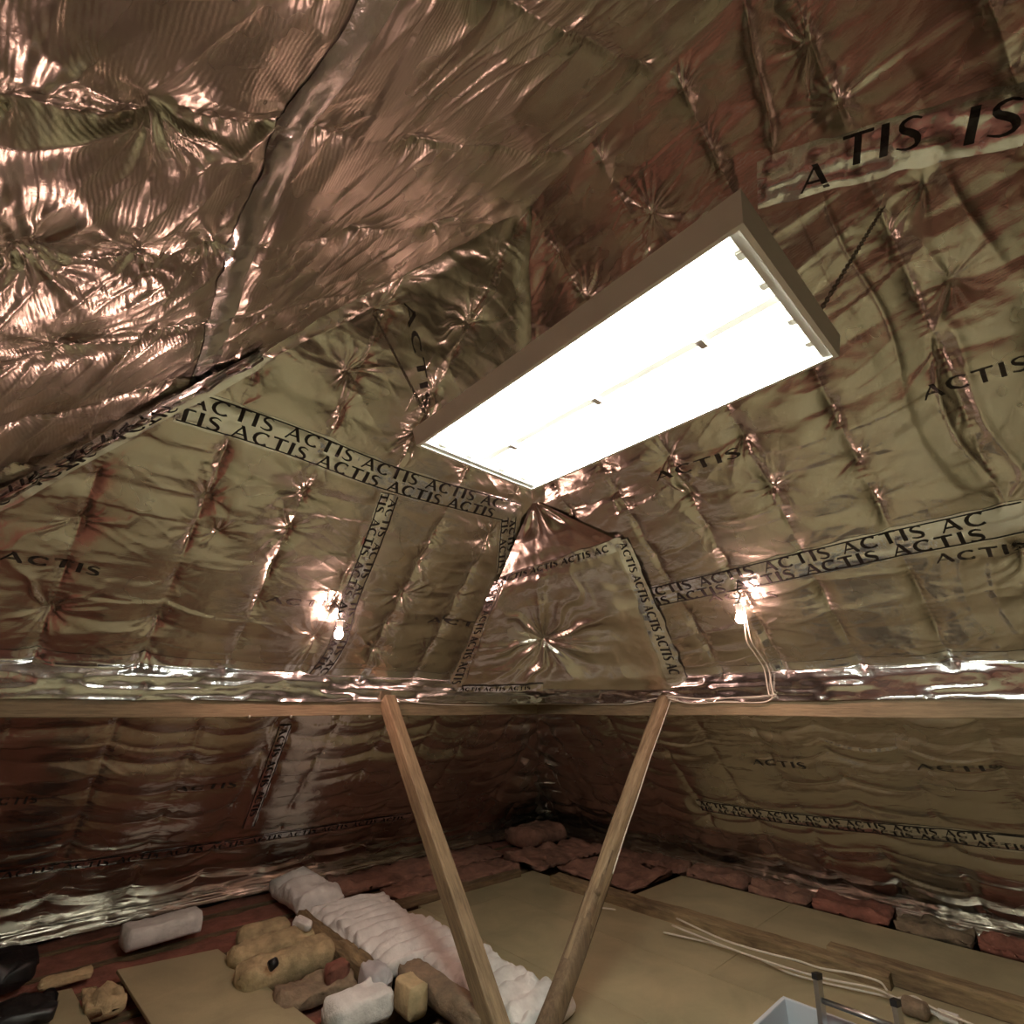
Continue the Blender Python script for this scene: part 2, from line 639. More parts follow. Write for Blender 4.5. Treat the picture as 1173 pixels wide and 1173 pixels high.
def slab(name, pts, thick_dir, label=None):
    bm = bmesh.new()
    a = [bm.verts.new(p) for p in pts]
    b = [bm.verts.new(tuple(Vector(p) + Vector(thick_dir))) for p in pts]
    bm.faces.new(a)
    bm.faces.new(b[::-1])
    n = len(pts)
    for i in range(n):
        bm.faces.new((a[i], b[i], b[(i + 1) % n], a[(i + 1) % n]))
    o = from_bm(name, bm, BOARDING)
    o['kind'] = 'structure'
    return o


G = 0.10          # gap between foil and boards
gz = G * R2
wall_right = slab('wall_right', [(XR, YB, ZR + gz), (XR, XR, ZR + gz), (XR + ZR + gz + .3, XR + ZR + gz + .3, -.3), (XR + ZR + gz + .3, YB, -.3)], (.02, 0, .02))
wall_left = slab('wall_left', [(XR, XR, ZR + gz), (XR - ZR - gz - .3, XR + ZR + gz + .3, -.3), (XR + ZR + gz + .3, XR + ZR + gz + .3, -.3)], (0, .02, .02))
ceiling = slab('ceiling', [(XR, YB, ZR + gz), (XR - ZR - gz - .3, YB, -.3), (XR - ZR - gz - .3, XR + ZR + gz + .3, -.3), (XR, XR, ZR + gz)], (-.02, 0, .02))
wall_back = slab('wall_back', [(XR, YB, ZR + gz), (XR + ZR + gz + .3, YB, -.3), (XR - ZR - gz - .3, YB, -.3)], (0, -.02, 0))
PAR = {'R': wall_right, 'E': wall_left, 'O': ceiling}
wall_right['label'] = 'right roof slope lined with quilted foil insulation blankets'
wall_left['label'] = 'far hip slope lined with quilted foil insulation blankets'
ceiling['label'] = 'overhead roof slope lined with pinkish shiny foil blankets'
wall_back['label'] = 'gable behind the viewer lined with foil'

T_TOP = (ZR - 1.80) * R2         # where the upper sheets reach the purlin
T_LOW = (ZR - 1.60) * R2         # where the lower sheets start behind it
T_END = 6.06
BL = 'insulation_blanket'
eT2 = SE.pix(330, 503)[1]
rT8 = SR.pix(1000, 628)[1]
rT10 = SR.pix(1000, 947)[1]
oT12 = SO.pix(300, 230)[1]
xT3 = SE.pix(400, 690)[0]
xT3b = SE.pix(305, 890)[0]
sheetsE = SE.sheets(0.02, T_TOP, (-9, 9), 0.0095, 0.0095,
                    [(BL, lambda s, t: t < eT2), (BL, lambda s, t: s < xT3), (BL, lambda s, t: s > -99)], wall_left)
sheetsEl = SE.sheets(T_LOW, T_END, (-1.6, 9), 0.014, 0.0105,
                     [(BL, lambda s, t: s < xT3b), (BL, lambda s, t: s > -99)], wall_left)
sheetsR = SR.sheets(0.0, T_TOP, (-0.75, 9), 0.0095, 0.0095,
                    [(BL, lambda s, t: t < rT8), (BL, lambda s, t: s > -99)], wall_right)
sheetsRl = SR.sheets(T_LOW, T_END, (-0.75, 9), 0.014, 0.0105,
                     [(BL, lambda s, t: t < rT10), (BL, lambda s, t: s > -99)], wall_right)
sheetsO = SO.sheets(0.0, 2.75, (-0.35, 9), 0.008, 0.008,
                    [(BL, lambda s, t: t < oT12), (BL, lambda s, t: s > -99)], ceiling)
# the rest of the loft, out of the picture but mirrored in the foil
SO.sheets(2.70, T_END, (YB, 9), 0.05, 0.04, [(BL, lambda s, t: s > -99)], ceiling)
SO.sheets(0.0, 2.75, (YB, -0.34), 0.05, 0.04, [(BL, lambda s, t: s > -99)], ceiling)
SR.sheets(0.0, T_END, (YB, -0.74), 0.05, 0.04, [(BL, lambda s, t: s > -99)], wall_right)
gx, gzv = np.meshgrid(np.linspace(-2.9, 5.7, 90), np.linspace(0, 4.33, 50))
gy = YB + 0.06 + 0.04 * vnoise(gx * 2.2, gzv * 5) + 0.03 * ridged(gx * 1.1, gzv * 4)
lim = ZR - np.abs(gx - XR)
gq = grid_quads(50, 90)
keep = (gzv.ravel()[gq] <= lim.ravel()[gq] + 0.1).all(1)
mesh_np(BL, np.stack([gx, gy, gzv], -1), gq[keep], FOIL, wall_back)

# ------------------------------------------------------------------ lettering
def stroke(pts, wid):
    """ribbon: list of quads for a stroke given centre points and widths"""
    P = np.asarray(pts, float)
    wd = np.broadcast_to(np.asarray(wid, float), (len(P),))
    T = np.gradient(P, axis=0)
    T /= np.linalg.norm(T, axis=1)[:, None] + 1e-9
    N = np.stack([-T[:, 1], T[:, 0]], -1)
    A = P + N * wd[:, None] / 2
    B = P - N * wd[:, None] / 2
    return [(A[i], B[i], B[i + 1], A[i + 1]) for i in range(len(P) - 1)]


def hstroke(p, q, dx, n=5):
    """stroke with horizontal ends of width dx"""
    out = []
    for i in range(n):
        a = np.array(p) + (np.array(q) - np.array(p)) * i / n
        b = np.array(p) + (np.array(q) - np.array(p)) * (i + 1) / n
        o = np.array([dx / 2, 0])
        out.append((a - o, a + o, b + o, b - o))
    return out


def arc(cx, cy, rx, ry, a0, a1, w0, w1, n=12):
    a = np.radians(np.linspace(a0, a1, n))
    P = np.stack([cx + rx * np.cos(a), cy + ry * np.sin(a)], -1)
    k = np.abs(np.cos(a))
    return stroke(P, w0 + (w1 - w0) * k)


GLYPH = {
    'A': (1.08, hstroke((0.09, 0), (0.56, 1), 0.09) + hstroke((0.94, 0), (0.52, 1), 0.20) + hstroke((0.30, 0.34), (0.30, 0.42), 0.0, 1)
          + [(np.array([0.26, 0.30]), np.array([0.78, 0.30]), np.array([0.75, 0.38]), np.array([0.29, 0.38]))]),
    'C': (1.02, arc(0.56, 0.5, 0.46, 0.46, 48, 312, 0.06, 0.21)),
    'T': (0.92, hstroke((0.46, 0), (0.46, 0.93), 0.22) + [(np.array([x0, 0.90]), np.array([x0 + 0.23, 0.90]), np.array([x0 + 0.23, 1.0]), np.array([x0, 1.0])) for x0 in (0.0, 0.23, 0.46, 0.69)]),
    'I': (0.40, hstroke((0.2, 0), (0.2, 1), 0.23)),
    'S': (0.74, stroke(smooth_path([(0.66, 0.86), (0.42, 0.965), (0.15, 0.86), (0.16, 0.66), (0.40, 0.52), (0.60, 0.36), (0.60, 0.13), (0.33, 0.035), (0.04, 0.13)], 18),
                   [0.05, 0.06, 0.07, 0.09, 0.12, 0.15, 0.17, 0.19, 0.2, 0.2, 0.19, 0.18, 0.16, 0.13, 0.10, 0.08, 0.06, 0.05])),
}


def word_quads(word, track=0.13):
    """quads in word space (height 1) and total width"""
    x = 0.0
    out = []
    for ch in word:
        wd, q = GLYPH[ch]
        for f in q:
            out.append([p + np.array([x, 0]) for p in f])
        x += wd + track
    return out, x - track


def subdivide(quads, n=2):
    res = []
    for a, b, c, d in quads:
        for i in range(n):
            for j in range(n):
                def at(u, v):
                    return (a * (1 - u) + b * u) * (1 - v) + (d * (1 - u) + c * u) * v
                res.append((at(i / n, j / n), at((i + 1) / n, j / n), at((i + 1) / n, (j + 1) / n), at(i / n, (j + 1) / n)))
    return res


class Run:
    """2-D polyline in slope coordinates; (along, across) -> (s, t)"""
    def __init__(self, pts):
        self.P = smooth_path(pts, 60) if len(pts) > 2 else np.linspace(pts[0], pts[1], 20)
        seg = np.linalg.norm(np.diff(self.P, axis=0), axis=1)
        self.L = np.concatenate([[0], np.cumsum(seg)])
        self.len = self.L[-1]

    def at(self, l, c):
        s = np.interp(l, self.L, self.P[:, 0])
        t = np.interp(l, self.L, self.P[:, 1])
        e = 0.02
        ds = np.interp(l + e, self.L, self.P[:, 0]) - np.interp(l - e, self.L, self.P[:, 0])
        dt = np.interp(l + e, self.L, self.P[:, 1]) - np.interp(l - e, self.L, self.P[:, 1])
        n = np.hypot(ds, dt) + 1e-9
        return s + c * dt / n, t - c * ds / n       # +c points up the slope when running to +s


def crinkle(l, c, seed, amp=1.0):
    return amp * (0.006 * ridged(l * 6 + seed, c * 22) ** 2 + 0.004 * ridged(l * 17, c * 12 + seed) + 0.0025 * vnoise(l * 45, c * 45 + seed))


def lay_text(surf, words_at, name, material, parent, reverse=False):
    """words_at: (word, along start, across of baseline, height, stretch); surf(l, c) -> points"""
    V = []
    for word, l0, c0, h, st in words_at:
        q, _ = word_quads(word)
        for f in subdivide(q, 2):
            for p in f:
                if reverse:
                    V.append((l0 - p[0] * h * st, c0 - p[1] * h))
                else:
                    V.append((l0 + p[0] * h * st, c0 + p[1] * h))
    if not V:
        return None
    V = np.array(V)
    P = surf(V[:, 0], V[:, 1])
    Q = np.arange(len(V)).reshape(-1, 4)
    return mesh_np(name, P, Q, material, parent, smooth=False)


def tape_obj(surf, length, hw, parent, name='seam_tape', ragged=0.004, material=None):
    nl = max(4, int(length / 0.013))
    nc = max(5, int(2 * hw / 0.013))
    l, c = np.meshgrid(np.linspace(0, length, nl), np.linspace(-hw, hw, nc), indexing='ij')
    rag = 1 + ragged / hw * vnoise(l * 13, np.sign(c) * 3.3) * 4
    return mesh_np(name, surf(l, c * rag), grid_quads(nl, nc), material or TAPE, parent)


WORDS = ('ACTIS', 'ACTIS', 'ACTIS')
for i, (k, px, hw, rows, lh) in enumerate(TAPES):
    sl = SL[k]
    run = Run(line(sl, *px))
    sgn = 1.0
    # slopes R and O run to -s from left to right
    flip = -1.0 if (sl.pix(*px[-1])[0] < sl.pix(*px[0])[0]) else 1.0
    if k == 'O' or rows == 0:
        flip = 1.0

    def surf(l, c, lift=0.005, sl=sl, run=run, flip=flip, i=i, hw=hw):
        s, t = run.at(l, c * 1.0)
        if flip < 0:
            s, t = run.at(l, -c)
        hug = np.clip(1 - (np.abs(c) / (hw * 0.98)) ** 4, 0, 1)
        return sl.surf(s, t, 0.0015 + (lift - 0.0015) * np.maximum(hug, 0.35) + hug * crinkle(l, c, i * 5.1, 2.4 if i == 4 else 0.8))
    tp = tape_obj(surf, run.len, hw, PAR[k])
    words = []
    for r_ in range(rows):
        h = lh
        if rows == 2:
            c0 = (0.008, -0.008 - h)[r_]
        else:
            c0 = -h / 2
        st = 1.15
        wl = word_quads('ACTIS')[1] * h * st
        l = 0.03 + (0.55 * wl if r_ == 1 else 0.0)
        if r_ == 1:                                   # tail of a word that starts under the joint
            words.append(('TIS', 0.0, c0, h, st))
        while l + wl < run.len:
            words.append(('ACTIS', l, c0, h, st))
            l += wl * 1.16
        rest = run.len - l
        if rest > 0.45 * wl:
            words.append(('AC', l, c0, h, st))
    if i == 4:
        words = [('A', 0.17, -0.085, 0.10, 1.15), ('TIS', 0.33, -0.03, 0.115, 1.0), ('IS', 0.72, -0.06, 0.12, 1.1), ('AC', 0.98, -0.05, 0.11, 1.1)]
    lay_text(lambda l, c, f=surf: f(l, c, 0.0095), words, 'lettering', PRINT, tp)
    if rows and i != 4:                               # printed rules along both borders
        for cc in ((hw * 0.86,), (-hw * 0.86,)):
            ll = np.linspace(0.01, run.len - 0.01, max(6, int(run.len / 0.02)))
            w_ = 0.0035
            A = surf(ll, np.full_like(ll, cc[0] - w_), 0.009)
            B = surf(ll, np.full_like(ll, cc[0] + w_), 0.009)
            n = len(ll)
            qi = np.arange(n - 1)
            mesh_np('printed_rule', np.vstack([A, B]), np.stack([qi, qi + 1, qi + 1 + n, qi + n], -1), PRINT, tp)

# tape over the far-left hip and the hip above the corner: bends over both slopes
def hip_surf(which):
    def f(l, c, lift=0.006):
        # l runs from low to high; c > 0 on the hip end, < 0 on the neighbour
        l = np.asarray(l, float)
        c = np.asarray(c, float)
        w = l
        if which == 'O':
            h = np.stack([XR - w, XR + w, ZR - w], -1)
            e1 = np.array([1, 0, 0.0])
            e2 = np.array([0, -1, 0.0])
            n1 = SE.normal()
            n2 = SO.normal()
        else:
            h = np.stack([XR + w, XR + w, ZR - w], -1)
            e1 = np.array([-1, 0, 0.0])
            e2 = np.array([0, -1, 0.0])
            n1 = SE.normal()
            n2 = SR.normal()
        off = np.where(c > 0, c, 0)[..., None] * e1 + np.where(c < 0, -c, 0)[..., None] * e2
        nn = np.where((c > 0)[..., None], n1, n2)
        nn = nn + (np.exp(-np.abs(c) / 0.03))[..., None] * 0.6 * (n1 + n2)
        return h + off * 1.2 + nn * (lift + 0.026 + crinkle(l * 1.7, c, 3.3))[..., None]
    return f


hs = hip_surf('O')
wA = 1.02
tp = tape_obj(lambda l, c: hs(wA + (2.05 - wA) * l, c), 1.0, 0.085, wall_left)
tp2 = None
V0 = []
lay_text(lambda l, c: hs(2.02 - l / 1.62, c, 0.010), [('ACTIS', 0.02, 0.012, 0.055, 1.2), ('ACTIS', 0.42, 0.012, 0.055, 1.2), ('ACTIS', 0.82, 0.012, 0.055, 1.2), ('ACTIS', 0.2, -0.07, 0.055, 1.2), ('ACTIS', 0.62, -0.07, 0.055, 1.2)], 'lettering', PRINT, tp)
# printed words on the blankets themselves
PRINTS = [('E', 'B', (-2, 640), (113, 660), 0.055), ('E', 'B', (303, 690), (388, 697), 0.05), ('E', 'C', (488, 713), (562, 718), 0.05),
          ('R', 'F', (752, 551), (850, 522), 0.06), ('R', 'F', (1058, 458), (1180, 420), 0.07), ('R', 'G', (812, 689), (892, 684), 0.05),
          ('R', 'G', (1072, 645), (1180, 630), 0.055), ('R', 'H', (863, 874), (925, 877), 0.05), ('R', 'H', (1050, 880), (1152, 883), 0.05),
          ('E', 'D', (198, 906), (270, 901), 0.05), ('E', 'D', (-20, 922), (42, 918), 0.05), ('E', 'A', (462, 345), (486, 468), 0.055)]
SHEET = {'A': sheetsE[0], 'B': sheetsE[1], 'C': sheetsE[2], 'D': sheetsEl[0], 'F': sheetsR[0], 'G': sheetsR[1], 'H': sheetsRl[0]}
for k, sh, p0, p1, h in PRINTS:
    sl = SL[k]
    a = np.array(sl.pix(*p0))
    b = np.array(sl.pix(*p1))
    L = np.linalg.norm(b - a)
    run = Run([tuple(a), tuple(b)])
    flip = -1 if b[0] < a[0] else 1
    st = L / (word_quads('ACTIS')[1] * h)

    def surf(l, c, sl=sl, run=run, flip=flip):
        s, t = run.at(l, c * flip)
        return sl.surf(s, t, 0.005)
    lay_text(surf, [('ACTIS', 0.0, 0.0, h, st)], 'lettering', LETTER_GREY, SHEET[sh])

# ------------------------------------------------------------------ patch across the far corner
def Pw(k, x, y):
    s, t = SL[k].pix(x, y)
    return SL[k].base(np.array(s), np.array(t))


TL, TRr, BLc, BR = Pw('E', 572, 662), Pw('R', 712, 620), Pw('E', 520, 786), Pw('R', 778, 786)
pin = np.array([-0.55, -0.55, -0.62])


def patch_surf(u, v, lift=0.0):
    u = np.asarray(u, float)[..., None]
    v = np.asarray(v, float)[..., None]
    P = (TL * (1 - u) + TRr * u) * (1 - v) + (BLc * (1 - u) + BR * u) * v
    # it hangs back into the corner away from its taped edges
    uu, vv = u[..., 0], v[..., 0]
    e = np.minimum(np.minimum(uu, 1 - uu) * 1.5, np.minimum(vv, 1 - vv))
    x, y = (uu - 0.42) * 1.5, (vv - 0.62) * 1.1
    r = np.hypot(x, y) + 1e-6
    ph = np.arctan2(y, x)
    wob = ph + 0.4 * vnoise(r * 6, ph * 1.2 + 3)
    star = (1 - np.abs(np.cos(4.5 * wob))) ** 1.5 * np.exp(-r / 0.4) * np.minimum(r / 0.06, 1)
    star += 0.5 * (1 - np.abs(np.cos(7.5 * wob + 1))) ** 1.5 * np.exp(-r / 0.3) * np.minimum(r / 0.06, 1)
    d = 0.045 - 0.14 * np.exp(-r / 0.25) * sstep(0, .2, e) + 0.055 * star * sstep(0, .1, e)
    d += 0.012 * ridged(uu * 3, vv * 9) * sstep(0, .1, e) + 0.02 * vnoise(uu * 5, vv * 5) + 0.003 * vnoise(uu * 30, vv * 30)
    return P + (d + lift)[..., None] * pin


u, v = np.meshgrid(np.linspace(0, 1, 120), np.linspace(0, 1, 90), indexing='ij')
patch = mesh_np('corner_patch', patch_surf(u, v), grid_quads(120, 90), FOIL, wall_left)


HT = np.array([2.60, 2.60, 5.75 - 2.60])


def gusset_surf(u, v):
    E0 = patch_surf(u, np.zeros_like(u), -0.004)
    k = v[..., None]
    # sides stay on the two slopes, the middle bellies into the corner
    d = (0.05 * ridged(u * 4, v * 3) * np.sin(np.pi * u) - 0.03 * np.sin(np.pi * u)) * np.sin(np.pi * np.clip(v, 0, 1))
    top = HT + pin * 0.03
    return E0 * (1 - k) + top * k + d[..., None] * pin


mesh_np('corner_gusset', gusset_surf(*np.meshgrid(np.linspace(0, 1, 60), np.linspace(0, 1, 30), indexing='ij')), grid_quads(60, 30), FOIL, wall_left)


def patch_tape(p, q, hw, words, h=0.05):
    p = np.array(p, float)
    q = np.array(q, float)
    A = patch_surf(*p)
    B = patch_surf(*q)
    L = np.linalg.norm(B - A)
    dr = (q - p) / L
    du = np.array([dr[1] * 1.4, -dr[0]])
    du = du / (np.linalg.norm(patch_surf(*(p + du * .1)) - patch_surf(*p)) / .1 + 1e-9)

    def surf(l, c, lift=0.006):
        uu = p[0] + dr[0] * l + du[0] * c
        vv = p[1] + dr[1] * l + du[1] * c
        return patch_surf(uu, vv, lift + crinkle(l, c, 2.2))
    tp = tape_obj(surf, L, hw, patch)
    ws = []
    wl = word_quads('ACTIS')[1] * h * 1.1
    l = 0.02
    while l + wl < L:
        ws.append(('ACTIS', l, -h / 2, h, 1.1))
        l += wl * 1.12
    if L - l > wl * .45:
        ws.append(('AC', l, -h / 2, h, 1.1))
    # lettering is laid on the same tape surface
    return tp, lay_text(lambda l, c: surf(l, c, 0.012), ws, 'printed_words', PRINT, patch)


patch_tape((0.0, 0.0), (0.0, 0.97), 0.045, 1)
patch_tape((0.0, 0.0), (1.0, 0.0), 0.045, 1)
patch_tape((1.0, -0.02), (1.0, 0.97), 0.05, 1)
patch_tape((0.02, 0.985), (0.42, 0.985), 0.035, 1, 0.04)

# ------------------------------------------------------------------ purlins with foil lapped over their top edge
PF = 3.985        # front face of both purlins
PB = PF + 0.105


def purlin(name, axis, label):
    n = 60
    o = thing(name, label, 'beam', (0, 0, PUR_Z0))
    L0 = -2.2 if axis == 'x' else YB + 0.1
    ln = np.linspace(L0, PF + (0.10 if axis == 'x' else 0.0), n)
    prof = [(PF, 0.0), (PF - 0.006, 0.004), (PF - 0.008, 0.125), (PF, PUR_Z1 - PUR_Z0), (PB, PUR_Z1 - PUR_Z0), (PB, 0.0)]
    V = []
    for i, l in enumerate(ln):
        wob = 0.006 * math.sin(l * 2.3) + 0.004 * math.sin(l * 5.1 + 1)
        for (a, z) in prof:
            a2 = a + (wob if a < PF + .01 else 0)
            zz = z + 0.004 * math.sin(l * 3.1 + 2)
            V.append((l, a2, zz) if axis == 'x' else (a2, l, zz))
    m = len(prof)
    F = [(i * m + j, i * m + (j + 1) % m, (i + 1) * m + (j + 1) % m, (i + 1) * m + j) for i in range(n - 1) for j in range(m)]
    F += [tuple(range(m)), tuple(range((n - 1) * m, n * m))]
    me = bpy.data.meshes.new('timber')
    me.from_pydata(V, [], F)
    me.materials.append(PURLIN_X if axis == 'x' else PURLIN_Y)
    b = link(bpy.data.objects.new('timber', me), o)
    bm = bmesh.new()
    bm.from_mesh(me)
    bmesh.ops.recalc_face_normals(bm, faces=bm.faces)
    bm.to_mesh(me)
    bm.free()
    return o


pur_l = purlin('purlin', 'x', 'long sawn purlin timber carrying the far left foil slope')
pur_r = purlin('purlin', 'y', 'long sawn purlin timber carrying the right foil slope')


def lap(axis, parent, lo, hi, seed, sl, prof, z_top, z_bot, name='purlin_tape', amp=1.0, n_on=5):
    """crumpled silver strip: its upper rows lie on the sheet, then it turns down along prof (distance, height)"""
    nl = int((hi - lo) / 0.012)
    l = np.linspace(lo, hi, nl)
    m = 20
    pr = smooth_path(prof, m)
    V = np.zeros((nl, n_on + m, 3))
    for j in range(n_on):
        z = z_top + (z_bot - z_top) * j / (n_on - 1)
        t = np.full_like(l, (ZR - z) * R2)
        V[:, j] = sl.surf(l, t, 0.002 + 0.004 * j / n_on)
    ja = 1 if axis == 'x' else 0
    last = V[:, n_on - 1].copy()
    for j, (a, z) in enumerate(pr):
        k = (j + 1) / m
        q = np.full_like(l, k)
        cr = 0.012 * ridged(l * 1.1 + seed, q * 2.5) + 0.011 * ridged(l * 3.6 + seed, q * 3.5) ** 3 + 0.004 * vnoise(l * 14, q * 7 + seed) + 0.014 * vnoise(l * 1.7 + seed, q * 1.3)
        aa = a - amp * cr
        zz = z + 0.010 * vnoise(l * 3.1 + seed, q * 0 + 2.2) * k - 0.004
        w = sstep(0.0, 0.35, q)
        A = last[:, ja] + (pr[j, 0] - pr[0, 0])
        Z = last[:, 2] + (pr[j, 1] - pr[0, 1])
        aa = A * (1 - w) + aa * w
        zz = Z * (1 - w) + zz * w
        V[:, n_on + j] = np.stack([l, aa, zz], -1) if axis == 'x' else np.stack([aa, l, zz], -1)
    return mesh_np(name, V, grid_quads(nl, n_on + m), TAPE if name != 'hem' else FOIL, parent)


LAPP = [(3.935, 1.80), (3.948, 1.775), (3.957, 1.745), (3.962, 1.71), (3.966, 1.68), (3.970, 1.645), (3.974, 1.612)]
HEMP = [(5.655, 0.075), (5.65, 0.068), (5.642, 0.058), (5.634, 0.046), (5.626, 0.032), (5.615, 0.016), (5.60, 0.004)]
lap('x', wall_left, -1.55, PF - 0.03, 1.7, SE, LAPP, 1.86, 1.805)
lap('y', wall_right, -0.74, PF - 0.03, 6.2, SR, LAPP, 1.86, 1.805)
lap('x', wall_left, -1.55, 5.54, 4.4, SE, HEMP, 0.10, 0.08, 'hem', 1.5)
lap('y', wall_right, -0.74, 5.54, 8.8, SR, HEMP, 0.10, 0.08, 'hem', 1.5)
for x_ in (286, 334, 382, 424):
    r = ray(x_, 821)
    k = (PF - 0.013) / r[1]
    bm = bmesh.new()
    bmesh.ops.create_uvsphere(bm, u_segments=10, v_segments=6, radius=0.011)
    o = from_bm('screw_head', bm, SCREW, pur_l, True)
    o.location = (r[0] * k, PF - 0.004, EYE + r[2] * k - PUR_Z0)
    o.scale = (1, 0.6, 1)
    o['label'] = 'bright screw head'

# ------------------------------------------------------------------ floor: ceiling below, joists, chipboard
floor = box('floor', (-3.3, YB, -0.24), (2.86, 6.0, -0.20), PLASTER)
floor['kind'] = 'structure'
floor['label'] = 'loft floor of chipboard sheets on joists'
HX0, HX1, HY0, HY1 = 2.86, 3.58, 0.86, 1.63        # hatch opening
for nm, lo, hi in (('plasterboard', (HX1, YB, -0.24), (6.1, 6.0, -0.20)), ('plasterboard', (HX0, YB, -0.24), (HX1, HY0, -0.20)),
                   ('plasterboard', (HX0, HY1, -0.24), (HX1, 6.0, -0.20))):
    box(nm, lo, hi, PLASTER, floor)

ZT = 0.0
pan_i = 0


def panel(x0, x1, y0, y1, z=ZT, parent=floor, th=0.018):
    global pan_i
    g = 0.0015
    o = box('chipboard_panel', (x0 + g, y0 + g, z - th), (x1 - g, y1 - g, z), CHIP[(pan_i * 7 + 1) % 3], parent, 0.0015)
    pan_i += 1
    return o


# main deck between the white strip and the beam (sheets 0.6 wide, running along Y), opening left for the hatch
cols = [2.26, HX0, HX1, 4.28]
stag = [0.5, 0.0, 0.9]
for ci in range(3):
    x0, x1 = cols[ci], cols[ci + 1]
    ys = [-4.2]
    y = -4.2 + stag[ci] + 0.6
    while y < 4.25:
        ys.append(y)
        y += 2.4 if ci != 1 else 1.215
    ys.append(4.28 + 0.05 * ci)
    if ci == 1:
        ys = [-4.2, -1.8, HY0, HY1, 4.05 - 0.02, 4.33]
    for a, b in zip(ys[:-1], ys[1:]):
        if ci == 1 and abs(a - HY0) < 1e-6:
            continue
        panel(x0, x1, a, b)
# strip beyond the beam
for a, b in ((-4.2, -1.8), (-1.8, 0.6), (0.6, 2.2), (2.2, 3.25)):
    panel(4.42, 5.26, a, b, 0.004)
for xa, xb, ys in ((-0.6, 0.0, (-4.2, -2.9, -0.5, 1.9, 3.3)), (0.0, 0.6, (-4.2, -1.8, 0.6, 3.0)), (0.6, 1.2, (-4.2, -2.9, -0.5, 1.9, 2.7)), (1.2, 1.92, (-4.2, -1.8, 0.6, 2.5))):
    for a, b in zip(ys[:-1], ys[1:]):
        panel(xa, xb, a, b)
panel(1.92, 2.26, -4.2, -1.8)
panel(1.92, 2.26, -1.8, 0.6)
panel(1.92, 2.26, 0.6, 2.2)

# joists run along X
jn = 0
for y in np.arange(-4.3, 5.75, 0.42):
    x1 = 5.9
    segs = [(-3.0, 5.7)]
    if HY0 - 0.06 < y < HY1 + 0.06:
        segs = [(-3.0, HX0 - 0.03), (HX1 + 0.03, 5.7)]
    for a, b in segs:
        box('joist', (a, y - 0.024, -0.20), (b, y + 0.024, -0.0195), OLD_WOOD_X, floor)

# quilts on the unboarded strip left of the viewer, mirrored in the foil overhead
qx, qy = np.meshgrid(np.linspace(-2.6, -0.64, 40), np.linspace(0, 1, 26), indexing='ij')
for i in range(6):
    yy = -4.3 + i * 1.24 + qy * 1.2
    e_ = np.minimum(qy, 1 - qy) * 12
    zz = -0.10 + 0.13 * np.clip(e_, 0, 1) ** .5 + 0.05 * vnoise(qx * 5 + i * 7, yy * 5) + 0.03 * vnoise(qx * 13, yy * 13)
    mesh_np('insulation_quilt', np.stack([qx, yy, zz], -1), grid_quads(40, 26), PINK_Q, floor)

# hatch lining
for lo, hi in (((HX0 - .025, HY0, -0.34), (HX0 - .001, HY1, 0.012)), ((HX1 + .001, HY0, -0.34), (HX1 + .022, HY1 + .02, 0.03)),
               ((HX0, HY1 + .001, -0.34), (HX1, HY1 + .022, 0.03)), ((HX0, HY0 - .022, -0.34), (HX1, HY0 - .001, 0.012))):
    o = box('hatch_lining', lo, hi, HATCH_DAYLIT, floor, 0.002)
box('landing', (HX0 - .6, HY0 - .6, -2.4), (HX1 + .6, HY1 + .6, -2.38), HATCH_DAYLIT, floor)

# ------------------------------------------------------------------ insulation
def wool(name, x0, x1, y0, y1, z0, z1, material, seed, label, cat='insulation', group=None, rz=0.0, lump=0.02, ripple=None, n=None, ends=0.35, power=2.6):
    """soft batt: closed super-ellipse section swept along its longer side, lumpy"""
    lx, ly, lz = x1 - x0, y1 - y0, z1 - z0
    along_x = lx >= ly
    L, Wd = (lx, ly) if along_x else (ly, lx)
    nl = n or max(14, int(L / 0.035))
    ns = 26
    a = np.linspace(0, 2 * np.pi, ns, endpoint=False)
    ca, sa = np.cos(a), np.sin(a)
    cx = np.sign(ca) * np.abs(ca) ** (2 / power)
    cz = np.sign(sa) * np.abs(sa) ** (2 / power)
    V = []
    for i in range(nl):
        u = i / (nl - 1)
        e = min(u, 1 - u) * L
        rr = ends * min(lz, Wd)
        k = 0.25 + 0.75 * math.sqrt(max(0, 1 - (1 - min(1, e / rr)) ** 2)) if rr > 0 else 1.0
        for j in range(ns):
            nx = float(vnoise(np.array(u * L * 7 + seed), np.array(j * 0.55 + seed)))
            nx2 = float(vnoise(np.array(u * L * 19 + seed * 2), np.array(j * 1.3)))
            rip = 0.0
            if ripple:
                rip = ripple[1] * (abs(math.sin(math.pi * u * L / ripple[0] + 1.2 * math.sin(j * 0.3 + u * 5))) - 0.6) * max(0, cz[j])
            w = (Wd / 2) * cx[j] * k * (1 + 0.16 * nx) + 0.5 * lump * nx2
            h = (lz / 2) * cz[j] * k + rip
            if cz[j] > -0.4:
                h += lump * 2.0 * nx + lump * nx2
            p = (u * L - L / 2, w, h + lz / 2)
            V.append(p if along_x else (-w, p[0], p[2]))
    F = [(i * ns + j, i * ns + (j + 1) % ns, (i + 1) * ns + (j + 1) % ns, (i + 1) * ns + j) for i in range(nl - 1) for j in range(ns)]
    F += [tuple(range(ns))[::-1], tuple(range((nl - 1) * ns, nl * ns))]
    V = np.array(V)
    V[:, 2] = np.maximum(V[:, 2], 0.0)
    o = poly_obj(name, V, F, material)
    o.location = ((x0 + x1) / 2, (y0 + y1) / 2, z0)
    o.rotation_euler = (0, 0, rz)
    tag(o, label, cat, group)
    return o


